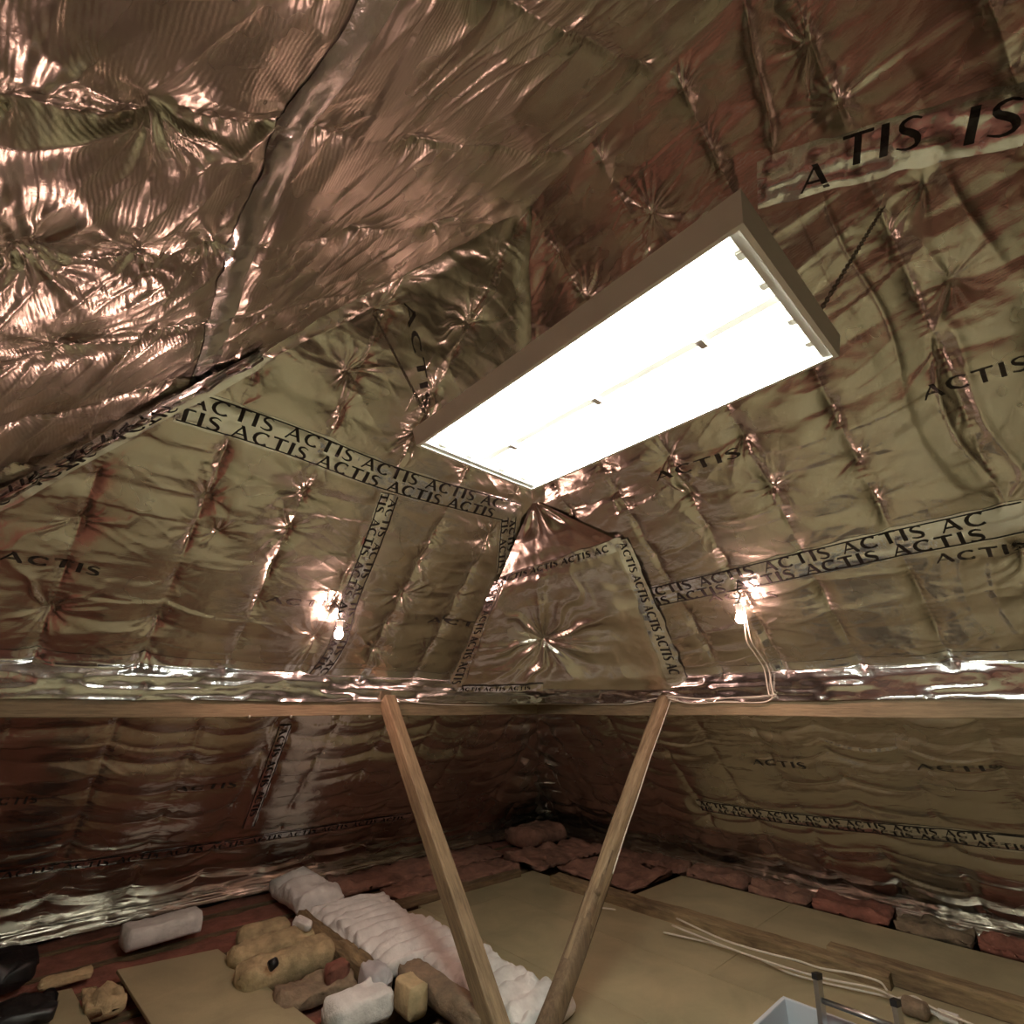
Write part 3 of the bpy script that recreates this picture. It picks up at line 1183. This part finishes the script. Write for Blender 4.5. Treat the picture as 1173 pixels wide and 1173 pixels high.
# pink quilts between the joists of the unboarded side (they also colour the foil overhead)
bays = np.arange(-4.3, 5.75, 0.42)
lab_p = ['pink quilt beneath the near end of the big loose board', 'pink quilt showing between the yellow rolls and the big loose board',
         'pink quilt behind the small offcut board', 'pink quilt under the short white quilt piece', 'pink quilt just in front of the left eave foil', 'pink quilt tucked under the silver hem of the left eave']
vis = [y for y in bays if 3.2 < y < 5.5]
for i, y in enumerate(vis):
    wool('insulation_batt', -1.6, 1.80 if y < 4.5 else 5.25, y + 0.03, min(y + 0.39, 5.66), -0.195, -0.02, PINK, 3 + i * 1.7, lab_p[i], n=90, lump=0.014, power=5)
# dusty pink wool in the far corner and along the right eave
g_e = 'dusty pink quilts along the eaves'
corner_lab = ['dusty pink quilt heaped in the dark far corner', 'dark pink quilt behind the left strut along the far eave', 'dusty quilt beside the far end of the white strip']
for i, (x0, x1, y0, y1, z1) in enumerate([(4.25, 5.40, 4.26, 4.86, 0.07), (2.75, 4.2, 4.46, 4.86, 0.05), (2.45, 4.4, 4.90, 5.42, 0.06)]):
    wool('insulation_batt', x0, x1, y0, y1, 0.0 if i != 9 else 0, z1, PINK2, 40 + i * 3.1, corner_lab[i], lump=0.03, n=50)
wool('insulation_batt', 4.75, 5.42, 4.88, 5.42, 0.0, 0.20, PINK2, 55.5, 'dark heap of wool right in the far corner where the slopes meet', lump=0.03, n=30)
er = [(3.25, 4.25, 'dusty pink eave quilt nearest the dark far corner'), (2.62, 3.22, 'dusty pink eave quilt, second from the dark far corner'),
      (2.08, 2.60, 'dusty pink eave quilt, third from the dark far corner'), (1.50, 2.06, 'reddish eave quilt bulging under the bright silver hem'),
      (1.02, 1.48, 'brownish eave quilt between two reddish ones'), (0.50, 1.00, 'reddish eave quilt close to the right edge of the photo'),
      (-0.10, 0.48, 'dusty eave quilt cut by the right edge of the photo')]
for i, (y0, y1, lab) in enumerate(er):
    wool('insulation_batt', 5.27, 5.56, y0, y1, -0.02, 0.06 + 0.02 * (i % 2), [PINK2, PINK2, PINK2, PINK, BROWNW, PINK, PINK2][i], 71 + i * 2.3, lab, group=None, lump=0.034, n=34, ends=0.12, power=2.6)
wool('insulation_batt', 4.44, 5.2, 3.28, 4.2, 0.0, 0.05, PINK2, 93, 'flat brownish quilt beyond the end of the right boards', lump=0.03, n=30)
# long white strip
wool('insulation_strip', 1.96, 2.36, 4.64, 5.42, 0.0, 0.17, WHITEW, 7.7, 'greyish white quilt piece at the far end of the white strip', lump=0.02, ripple=(0.23, 0.06), n=60)
wool('insulation_strip', 2.03, 2.62, 3.34, 4.60, 0.0, 0.10, WHITEW, 15.2, 'middle rippled white quilt strip beside the dark rough timber', lump=0.022, ripple=(0.115, 0.045), n=90, power=3.2)
wool('insulation_strip', 2.22, 2.64, 2.34, 3.32, 0.0, 0.10, WHITEW, 25.8, 'near rippled white quilt strip at the foot of the struts', lump=0.022, ripple=(0.12, 0.045), n=80, power=3.2)
# dark binder along the strip
wool('timber_binder', 1.90, 2.01, 3.36, 4.62, -0.015, 0.085, OLD_WOOD, 21.5, 'dark rough timber along the left side of the white strip', 'timber', lump=0.018, power=4, ends=0.1)
wool('insulation_batt', 2.04, 2.20, 2.52, 3.30, 0.0, 0.12, BROWNW, 31.5, 'grey-brown wool roll against the near left side of the white strip', lump=0.014, n=30)
# yellow wool rolls
wool('insulation_roll', 1.28, 1.87, 3.70, 3.92, 0.0, 0.16, YELLOW, 11.1, 'yellow wool roll nearest the big loose board', rz=0.10, lump=0.017, n=40)
wool('insulation_roll', 1.32, 1.86, 4.02, 4.22, 0.0, 0.15, YELLOW, 13.9, 'yellow wool roll behind the nearest yellow one', rz=0.06, lump=0.018, n=36)
wool('insulation_roll', 1.45, 1.80, 4.32, 4.50, 0.0, 0.14, YELLOW, 17.3, 'short yellow wool roll farthest from the viewer', rz=0.05, lump=0.012, n=26)
wool('insulation_batt', 1.40, 1.85, 3.36, 3.60, 0.0, 0.09, BROWNW, 18.9, 'brownish wool lump in front of the yellow rolls', lump=0.03, n=26)
wool('insulation_batt', 0.86, 1.34, 4.84, 5.10, 0.022, 0.15, WHITEW, 5.5, 'short white quilt piece lying on pink wool near the left eave', rz=0.10, lump=0.012, n=30, power=4, ends=0.15)
wool('wool_scrap', 1.74, 1.80, 4.02, 4.20, 0.14, 0.20, WHITEW, 6.1, 'small white wool twist lying across the yellow rolls', 'insulation', rz=0.2, lump=0.01)
# rubbish near the bottom edge
wool('wool_scrap', 1.68, 1.82, 3.42, 3.53, 0.03, 0.15, PINK, 8.8, 'pink and white wool chunk beside a white bag', 'insulation', lump=0.015, power=4, n=16)
wool('plastic_bag', 1.80, 1.94, 3.12, 3.34, 0.0, 0.18, PLASTIC, 9.9, 'milky crumpled plastic bag near the bottom edge', 'bag', lump=0.02, n=22)
wool('insulation_batt', 1.52, 1.88, 2.98, 3.20, 0.0, 0.14, WHITEW, 12.2, 'white wool piece at the bottom edge beside the plastic bag', lump=0.015, n=26, power=3.5)
wool('wool_block', 1.90, 2.02, 2.90, 3.08, 0.0, 0.15, CREAMW, 14.4, 'cream coloured wool block at the bottom edge', 'insulation', lump=0.008, n=16, power=6, ends=0.08)

# loose boards
def loose(label, corners, z, zb, mi):
    bm = bmesh.new()
    top = [bm.verts.new((x, y, z + dz)) for (x, y, dz) in corners]
    bot = [bm.verts.new((x, y, z + dz - 0.018)) for (x, y, dz) in corners]
    bm.faces.new(top)
    bm.faces.new(bot[::-1])
    for i in range(4):
        bm.faces.new((top[i], bot[i], bot[(i + 1) % 4], top[(i + 1) % 4]))
    bmesh.ops.bevel(bm, geom=bm.edges[:], offset=0.002, segments=1, affect='EDGES')
    o = from_bm('loose_board', bm, CHIP[mi])
    tag(o, label, 'board')
    return o


loose('big loose chipboard sheet lying on the joists at lower left', [(0.80, 4.52, 0), (1.34, 4.42, 0), (1.50, 3.05, 0), (0.92, 2.95, 0)], 0.055, 0, 1)
loose('small loose chipboard offcut at the lower left edge', [(0.28, 4.52, 0), (0.585, 4.44, 0), (0.68, 3.5, 0), (0.30, 3.5, 0)], 0.05, 0, 0)
wool('yellow_scrap', 0.62, 0.80, 4.02, 4.32, 0.0, 0.09, YELLOW, 41, 'yellow wool scraps between the two loose boards', 'insulation', lump=0.025, n=20)
wool('wool_scrap', 0.44, 0.70, 4.60, 4.72, 0.01, 0.06, CREAMW, 43, 'cream wool scrap behind the small offcut board', 'insulation', lump=0.015, n=20)
wool('black_bag', 0.10, 0.42, 4.68, 5.05, 0.01, 0.17, BLACKP, 47, 'black plastic bag on the pink wool at the left edge', 'bag', lump=0.03, n=24)
wool('black_bag', 0.20, 0.50, 4.02, 4.30, 0.05, 0.14, BLACKP, 49, 'black plastic sheet heaped on the small offcut board', 'bag', lump=0.03, n=20)
for i, (x_, y_, z_, r_) in enumerate([(283, 1086, 0.10, 0.045), (313, 1104, 0.17, 0.03)]):
    p = on_floor(x_, y_, z_)
    bm = bmesh.new()
    bmesh.ops.create_cone(bm, cap_ends=True, segments=18, radius1=r_, radius2=r_ * 0.8, depth=r_ * 1.6)
    bmesh.ops.bevel(bm, geom=bm.edges[:], offset=r_ * .15, segments=2, affect='EDGES')
    o = from_bm('pipe_cap', bm, BLACKP, None, True)
    o.location = (p[0], p[1], z_)
    o.rotation_euler = (1.2, 0, 0.6 + i)
    tag(o, ['larger black round cap among the yellow wool rolls', 'smaller black round cap on top of a yellow wool roll'][i], 'cap')

# ------------------------------------------------------------------ timbers on the floor
def rough_timber(name, p0, p1, w, h, label, seed, material=OLD_WOOD, rag=0.012):
    p0 = np.array(p0, float)
    p1 = np.array(p1, float)
    L = np.linalg.norm(p1 - p0)
    n = max(8, int(L / 0.05))
    dr = (p1 - p0) / L
    sd = np.array([dr[1], -dr[0], 0])
    sd /= np.linalg.norm(sd)
    up = np.cross(sd, dr)
    prof = [(-.5, 0), (-.5, .85), (-.4, 1), (0, 1.03), (.4, 1), (.5, .85), (.5, 0)]
    V = []
    for i in range(n):
        l = L * i / (n - 1)
        for j, (a, b) in enumerate(prof):
            nz = float(vnoise(np.array(l * 4 + seed), np.array(j * .8 + seed)))
            nz2 = float(vnoise(np.array(l * 13 + seed), np.array(j * 1.7)))
            V.append(p0 + dr * l + sd * (a * w + rag * (nz + .5 * nz2)) + up * (b * h + (rag * (nz2 + nz) if b > 0 else 0)))
    m = len(prof)
    F = [(i * m + j, i * m + (j + 1) % m, (i + 1) * m + (j + 1) % m, (i + 1) * m + j) for i in range(n - 1) for j in range(m)]
    F += [tuple(range(m))[::-1], tuple(range((n - 1) * m, n * m))]
    o = poly_obj(name, V, F, material, None, False)
    return tag(o, label, 'timber')


rough_timber('floor_beam', (4.16, 3.95, 0), (4.27, 1.27, 0), 0.15, 0.075, 'rough brown beam on the floor with cables along it', 2.0)
rough_timber('floor_beam', (4.33, 1.62, 0.004), (4.36, -3.0, 0.004), 0.12, 0.10, 'lower square beam beside the ladder at the right edge', 5.0, rag=0.006)
rough_timber('floor_beam', (2.50, 4.40, 0), (4.05, 4.36, 0), 0.10, 0.05, 'dark split beam across the far end of the boards', 8.0, OLD_WOOD_X)

# ------------------------------------------------------------------ struts
def strut(label, top, bot, w, d, roundness, material, seed, name='timber_strut'):
    top = np.array(top, float)
    bot = np.array(bot, float)
    o = thing(name, label, 'strut', tuple(bot))
    L = np.linalg.norm(top - bot)
    dr = (top - bot) / L
    ref = np.array([1.0, 0, 0]) if abs(dr[1]) > abs(dr[0]) else np.array([0, 1.0, 0])
    a_ = ref - dr * (ref @ dr)
    a_ = a_ / np.linalg.norm(a_)
    b_ = np.cross(dr, a_)
    ns, n = 24, 46
    an = np.linspace(0, 2 * np.pi, ns, endpoint=False) + 0.13
    pw = roundness
    ca = np.sign(np.cos(an)) * np.abs(np.cos(an)) ** (2 / pw)
    sa = np.sign(np.sin(an)) * np.abs(np.sin(an)) ** (2 / pw)
    V = []
    for i in range(n):
        l = L * i / (n - 1)
        bow = 0.012 * math.sin(l * 1.9 + seed)
        for j in range(ns):
            nz = 1 + (0.05 if pw < 4 else 0.015) * 2 * float(vnoise(np.array(l * 3.5 + seed), np.array(j * .45 + seed)))
            V.append(dr * l + a_ * (ca[j] * w / 2 * nz + bow) + b_ * (sa[j] * d / 2 * nz))
    F = [(i * ns + j, i * ns + (j + 1) % ns, (i + 1) * ns + (j + 1) % ns, (i + 1) * ns + j) for i in range(n - 1) for j in range(ns)]
    F += [tuple(range(ns))[::-1], tuple(range((n - 1) * ns, n * ns))]
    M3 = np.stack([a_, b_, dr], -1)
    p = poly_obj('post', np.array(V) @ M3, F, material, o, pw < 5)     # local Z runs along the timber, so does the grain
    p.matrix_local = Matrix([list(r_) for r_ in M3]).to_4x4()
    return o, V, dr, a_, b_, L


sL = strut('squared timber strut leaning from far purlin down to the left of the pair', (2.20, PF - 0.03, PUR_Z1 - 0.01), (2.12, 2.42, 0.02), 0.10, 0.115, 14, STRUT_WOOD, 1.0)
sR = strut('rounded pole strut with bark and a white cable, right of the pair', (PF - 0.03, 2.42, PUR_Z1 - 0.005), (2.235, 2.27, 0.02), 0.092, 0.10, 3.4, STRUT_WOOD, 4.0)
# bark left on the lower right pole
o, V, dr, a_, b_, L = sR
V = np.array(V).reshape(46, 24, 3)
rows = slice(0, 20)
sub = V[rows]
cen = sub.mean(1, keepdims=True)
jj = np.arange(24)
ragl = np.array([12.5 + 4.5 * math.sin(j * 0.9) + 2 * math.sin(j * 2.3) for j in jj])
BV = cen + (sub - cen) * 1.06
qs = grid_quads(20, 24)
keep = np.array([(q[0] // 24) < ragl[q[0] % 24] for q in qs])
wrap = [(i * 24 + 23, i * 24, (i + 1) * 24, (i + 1) * 24 + 23) for i in range(12)]
mesh_np('bark', BV.reshape(-1, 3), np.vstack([qs[keep], np.array(wrap)]), BARK_WOOD, o)
bm = bmesh.new()
bmesh.ops.create_icosphere(bm, subdivisions=2, radius=0.02)
kn = from_bm('knot', bm, BARK_WOOD, o, True)
kn.location = tuple(cen[14, 0] + (sub[14, 9] - cen[14, 0]) * 1.0)

# ------------------------------------------------------------------ cables
def cable(label, pts, r=0.005, n=60, name='cable', material=CABLE):
    o = tube(name, smooth_path(pts, n), r, material, None, 6)
    return tag(o, label, 'cable')


pp = [np.array(sR[1]).reshape(46, 24, 3)[i] + np.array((2.235, 2.27, 0.02)) for i in (45, 40, 34, 28, 22, 17)]
ptsc = []
for i, ring in enumerate(pp):
    c_ = ring.mean(0)
    side = np.array([0.15, -1.0, -0.2]) / np.linalg.norm([0.15, 1, 0.2])
    ptsc.append(c_ + side * (0.056 + 0.003 * (i % 2)))
cable('thin white cable stapled down the right strut', ptsc, 0.0045)
fz = PUR_Z0
cable('white cable sagging along the far purlin between the struts', [(2.25, PF - .03, 1.625), (2.6, PF - .03, 1.60), (3.0, PF - .035, 1.59), (3.45, PF - .035, 1.595), (3.80, PF - .05, 1.605),
      (PF - .05, 3.78, 1.605), (PF - .035, 3.3, 1.60), (PF - .035, 2.8, 1.60), (PF - .035, 2.5, 1.64)], 0.0045, 90)
cable('lower white cable along the right purlin from strut to lamp cord', [(PF - .04, 2.42, 1.65), (PF - .035, 2.2, 1.60), (PF - .035, 1.9, 1.605), (PF - .035, 1.62, 1.60), (PF - .03, 1.52, 1.64)], 0.005)
cable('upper white cable along the right purlin near the lamp cord', [(PF - .045, 2.40, 1.66), (PF - .04, 2.1, 1.63), (PF - .04, 1.8, 1.635), (PF - .04, 1.52, 1.645)], 0.004)


def fpts(px, z):
    return [tuple(on_floor(x, y, z)) + (z,) for x, y in px]


cable('topmost white cable of the bundle along the floor beam', fpts([(775, 1052), (830, 1077), (880, 1092), (912, 1100), (940, 1109), (975, 1115), (1006, 1124), (1016, 1134)], 0.085), 0.006)
cable('middle white cable of the bundle along the floor beam', fpts([(770, 1060), (830, 1084), (875, 1100), (912, 1112), (950, 1122), (1000, 1132), (1030, 1145)], 0.05), 0.006)
cable('lowest white cable of the bundle, close to the boards', fpts([(760, 1068), (820, 1082), (870, 1099), (905, 1115), (950, 1127), (1000, 1138), (1040, 1148), (1060, 1158)], 0.02), 0.006)
cable('loose white cable looping to the right edge past the ladder', fpts([(1020, 1145), (1035, 1143), (1048, 1142), (1062, 1151), (1080, 1160), (1110, 1172), (1150, 1190)], 0.05), 0.006)
cable('short white cable lying by the foot of the far boards', fpts([(668, 1038), (690, 1040), (705, 1042)], 0.06), 0.006, 16)
jb = on_floor(1044, 1152, 0.04)
o = wool('junction_box', jb[0] - .06, jb[0] + .06, jb[1] - .08, jb[1] + .05, 0.0, 0.07, BROWNW, 61, 'dusty round junction box beside the ladder', 'junction box', lump=0.006, n=14)
pb = on_floor(1085, 1158, 0.05)
bm = bmesh.new()
bm_box(bm, (-.03, -.055, 0), (.03, .055, .04))
bmesh.ops.bevel(bm, geom=bm.edges[:], offset=0.012, segments=3, affect='EDGES')
pl = thing('cable_connector', 'white plug connector on the cable at lower right', 'connector', (pb[0], pb[1], 0.004))
from_bm('connector_body', bm, ENAMEL, pl)
bm = bmesh.new()
bmesh.ops.create_cone(bm, cap_ends=True, segments=12, radius1=0.015, radius2=0.008, depth=0.04, matrix=Matrix.Translation((0, .07, .02)) @ Matrix.Rotation(-math.pi / 2, 4, 'X'))
from_bm('cable_sleeve', bm, ENAMEL, pl)

# ------------------------------------------------------------------ ladder in the hatch
lad = thing('loft_ladder', 'aluminium loft ladder standing up through the floor hatch', 'ladder', (3.50, 1.22, -1.2))
for y0, zt in ((1.40, 0.225), (1.05, 0.225)):
    bm = bmesh.new()
    bm_box(bm, (-.033, -.0125, -1.1), (.033, .0125, 0.0))
    bmesh.ops.bevel(bm, geom=bm.edges[:], offset=0.003, segments=1, affect='EDGES')
    rl = from_bm('rail', bm, ALU, lad)
    rl.location = (0, y0 - 1.22, zt + 1.2)
    rl.rotation_euler = (0, math.radians(11), 0)
    bm = bmesh.new()
    bm_box(bm, (-.035, -.0145, -.02), (.035, .0145, 0.006))
    ec = from_bm('end_cap', bm, BLACKP, rl)
for k in range(4):
    z = 0.125 - k * 0.27
    off = (z - 0.225) * math.tan(math.radians(11))
    V, q = tube_np([(off, 1.40 - 1.22, z + 1.2), (off, 1.05 - 1.22, z + 1.2)], 0.013, 10)
    poly_obj('rung', V, q, ALU, lad)

# ------------------------------------------------------------------ the big fluorescent light
FX0, FX1, FY0, FY1, FZ = 0.80, 1.39, 0.20, 1.40, EYE + 0.895
fcx, fcy = (FX0 + FX1) / 2, (FY0 + FY1) / 2
fx, fy = (FX1 - FX0) / 2, (FY1 - FY0) / 2
fix = thing('fluorescent_light', 'large rectangular fluorescent light hanging on chains under the ridge', 'light', (fcx, fcy, FZ))
bm = bmesh.new()
h = 0.07
t = 0.004
# open pan: outer walls, inner walls, top
ins = -0.014
ob = [(-fx, -fy, 0), (fx, -fy, 0), (fx, fy, 0), (-fx, fy, 0)]
ot = [(-fx + ins, -fy + ins, h), (fx - ins, -fy + ins, h), (fx - ins, fy - ins, h), (-fx + ins, fy - ins, h)]
ib = [(-fx + t * 3, -fy + t * 3, 0), (fx - t * 3, -fy + t * 3, 0), (fx - t * 3, fy - t * 3, 0), (-fx + t * 3, fy - t * 3, 0)]
ins = 0.0
it = [(-fx + ins + t * 3, -fy + ins + t * 3, h - t), (fx - ins - t * 3, -fy + ins + t * 3, h - t), (fx - ins - t * 3, fy - ins - t * 3, h - t), (-fx + ins + t * 3, fy - ins - t * 3, h - t)]
OB, OT, IB, IT = [[bm.verts.new(p) for p in L_] for L_ in (ob, ot, ib, it)]
for i in range(4):
    k = (i + 1) % 4
    bm.faces.new((OB[i], OB[k], OT[k], OT[i]))
    bm.faces.new((IB[k], IB[i], IT[i], IT[k]))
    bm.faces.new((OB[k], OB[i], IB[i], IB[k]))
bm.faces.new(OT)
bm.faces.new(IT[::-1])
from_bm('housing', bm, HOUSING, fix)
# two curved white reflector troughs
for sx in (-1, 1):
    n = 17
    V = []
    w0, w1 = 0.018, fx - 0.016
    for yy in (-fy + 0.03, fy - 0.03):
        for i in range(n):
            u = i / (n - 1)
            x = sx * (w0 + (w1 - w0) * u)
            z = (0.022 if u > .5 else 0.038) + (0.040 if u > .5 else 0.024) * (1 - abs(2 * u - 1) ** 3.0)
            V.append((x, yy, z))
    F = [(i, i + 1, n + i + 1, n + i) for i in range(n - 1)]
    poly_obj('reflector', V, F, ENAMEL, fix)
# spine, end plates, sockets and tubes
box('spine', (-0.017, -fy + 0.014, 0.036), (0.017, fy - 0.014, 0.058), ENAMEL, fix, 0.004)
for yy in (-1, 1):
    a, b = sorted((yy * (fy - 0.034), yy * (fy - 0.014)))
    box('end_plate', (-fx + 0.016, a, 0.006), (fx - 0.016, b, h - 0.008), ENAMEL, fix)
for k in range(3):
    yk = (-0.36, 0.0, 0.40)[k]
    box('clip', (-0.024, yk - 0.012, 0.022), (0.024, yk + 0.012, 0.055), ENAMEL, fix, 0.003)
for tx in (-0.205, -0.085, 0.085, 0.205):
    V, q = tube_np([(tx, -fy + 0.05, 0.036), (tx, -fy * .3, 0.036), (tx, fy * .3, 0.036), (tx, fy - 0.05, 0.036)], 0.0135, 12)
    tb = poly_obj('tube', V, q, TUBE, fix)
    tb['label'] = 'glowing fluorescent tube'
    for yy in (-1, 1):
        a, b = sorted((yy * (fy - 0.052), yy * (fy - 0.030)))
        bm = bmesh.new()
        bm_box(bm, (tx - 0.016, a, 0.014), (tx + 0.016, b, 0.058))
        bmesh.ops.bevel(bm, geom=bm.edges[:], offset=0.004, segments=2, affect='EDGES')
        from_bm('socket', bm, ENAMEL, fix)


def chain(label, p, q, r=0.006):
    p = np.array(p, float)
    q = np.array(q, float)
    L = np.linalg.norm(q - p)
    n = max(4, int(L / 0.026))
    dr = Vector(q - p).normalized()
    M0 = dr.to_track_quat('Z', 'Y').to_matrix().to_4x4()
    V, F = [], []
    for i in range(n):
        c = Vector(p) + dr * (L * (i + .5) / n)
        a = np.linspace(0, 2 * np.pi, 12, endpoint=False)
        hl = L / n * 0.62
        ring = [Vector((r * math.cos(t_), 0, hl * math.sin(t_))) for t_ in a]
        M = Matrix.Translation(c) @ M0 @ Matrix.Rotation(math.pi / 2 * (i % 2), 4, 'Z')
        base = len(V)
        for k, pt in enumerate(ring):
            tng = (ring[(k + 1) % 12] - ring[k - 1]).normalized()
            n1 = Vector((0, 1, 0))
            n2 = tng.cross(n1)
            for m_ in range(5):
                t_ = m_ * 2 * math.pi / 5
                V.append(M @ (pt + 0.0028 * (n1 * math.cos(t_) + n2 * math.sin(t_))))
        for k in range(12):
            for m_ in range(5):
                F.append((base + k * 5 + m_, base + k * 5 + (m_ + 1) % 5, base + ((k + 1) % 12) * 5 + (m_ + 1) % 5, base + ((k + 1) % 12) * 5 + m_))
    o = poly_obj('hanging_chain', V, F, STEEL)
    return tag(o, label, 'chain')


s, t_ = SE.pix(430, 362)
pe = SE.surf(np.array([s]), np.array([t_]), -0.002)[0]
chain('thin chain holding the far end of the light', (fcx - 0.22, FY1 - 0.012, FZ + h), tuple(pe))
s, t_ = SR.pix(1012, 238)
pe = SR.surf(np.array([s]), np.array([t_]), -0.002)[0]
chain('thin chain holding the near end of the light', (FX1 - 0.05, FY0 + 0.06, FZ + h), tuple(pe))

# ------------------------------------------------------------------ two small bulbs
def bulb(label, sl, px_bulb, off):
    s, t = sl.pix(*px_bulb)
    n = sl.normal()
    P = sl.base(np.array(s), np.array(t))
    # bring it forward of the foil along the line of sight
    r = ray(*px_bulb)
    r /= np.linalg.norm(r)
    k = np.linalg.norm(P - np.array([0, 0, EYE]))
    C = np.array([0, 0, EYE]) + r * (k - off)
    o = thing('bare_bulb', label, 'lamp', tuple(C))
    prof = [(0.0, -0.036), (0.012, -0.035), (0.022, -0.029), (0.029, -0.017), (0.031, -0.003), (0.028, 0.011), (0.021, 0.024), (0.014, 0.034), (0.0125, 0.044)]
    m = 20
    V = []
    for rr, z in prof:
        for j in range(m):
            a = 2 * math.pi * j / m
            V.append((rr * math.cos(a), rr * math.sin(a), z))
    F = [(i * m + j, i * m + (j + 1) % m, (i + 1) * m + (j + 1) % m, (i + 1) * m + j) for i in range(len(prof) - 1) for j in range(m)]
    b = poly_obj('glass_bulb', V, F, BULBM, o)
    b['label'] = 'glowing warm bulb'
    bm = bmesh.new()
    bmesh.ops.create_cone(bm, cap_ends=True, segments=20, radius1=0.020, radius2=0.024, depth=0.05, matrix=Matrix.Translation((0, 0, 0.068)))
    bmesh.ops.create_cone(bm, cap_ends=True, segments=20, radius1=0.030, radius2=0.026, depth=0.014, matrix=Matrix.Translation((0, 0, 0.098)))
    from_bm('lamp_holder', bm, ENAMEL, o)
    # short arm to the foil
    back = -n
    e = np.array([0, 0, 0.10])
    tip = e + back * ((off) * abs(n @ r) + 0.02)
    V, q = tube_np([e, (e + tip) / 2, tip], 0.008, 8)
    poly_obj('bracket', V, q, ENAMEL, o)
    return C


cL = bulb('small glowing bulb on the far left slope beside the lettered tape', SE, (388, 726), 0.20)
cR = bulb('small glowing bulb with a cord on the right slope', SR, (848, 708), 0.20)
for i, dx in enumerate((0, 5)):
    pts = [cR + np.array([0.02, -0.03, 0.07])]
    for (x_, y_), lf in (((858 + dx, 722), 0.10), ((866 + dx, 742), 0.05), ((876 + dx, 762), 0.035)):
        s_, t_ = SR.pix(x_, y_)
        pts.append(SR.surf(np.array([s_]), np.array([t_]), lf)[0])
    s_, t_ = SR.pix(886 + dx, 786)
    pts.append(np.array([PF - 0.06, s_, 1.70]))
    pts.append(np.array([PF - 0.055, s_, 1.645]))
    cable(['left cord of the pair dropping from the right bulb to the purlin', 'right cord of the pair dropping from the right bulb to the purlin'][i], pts, 0.005, 40)
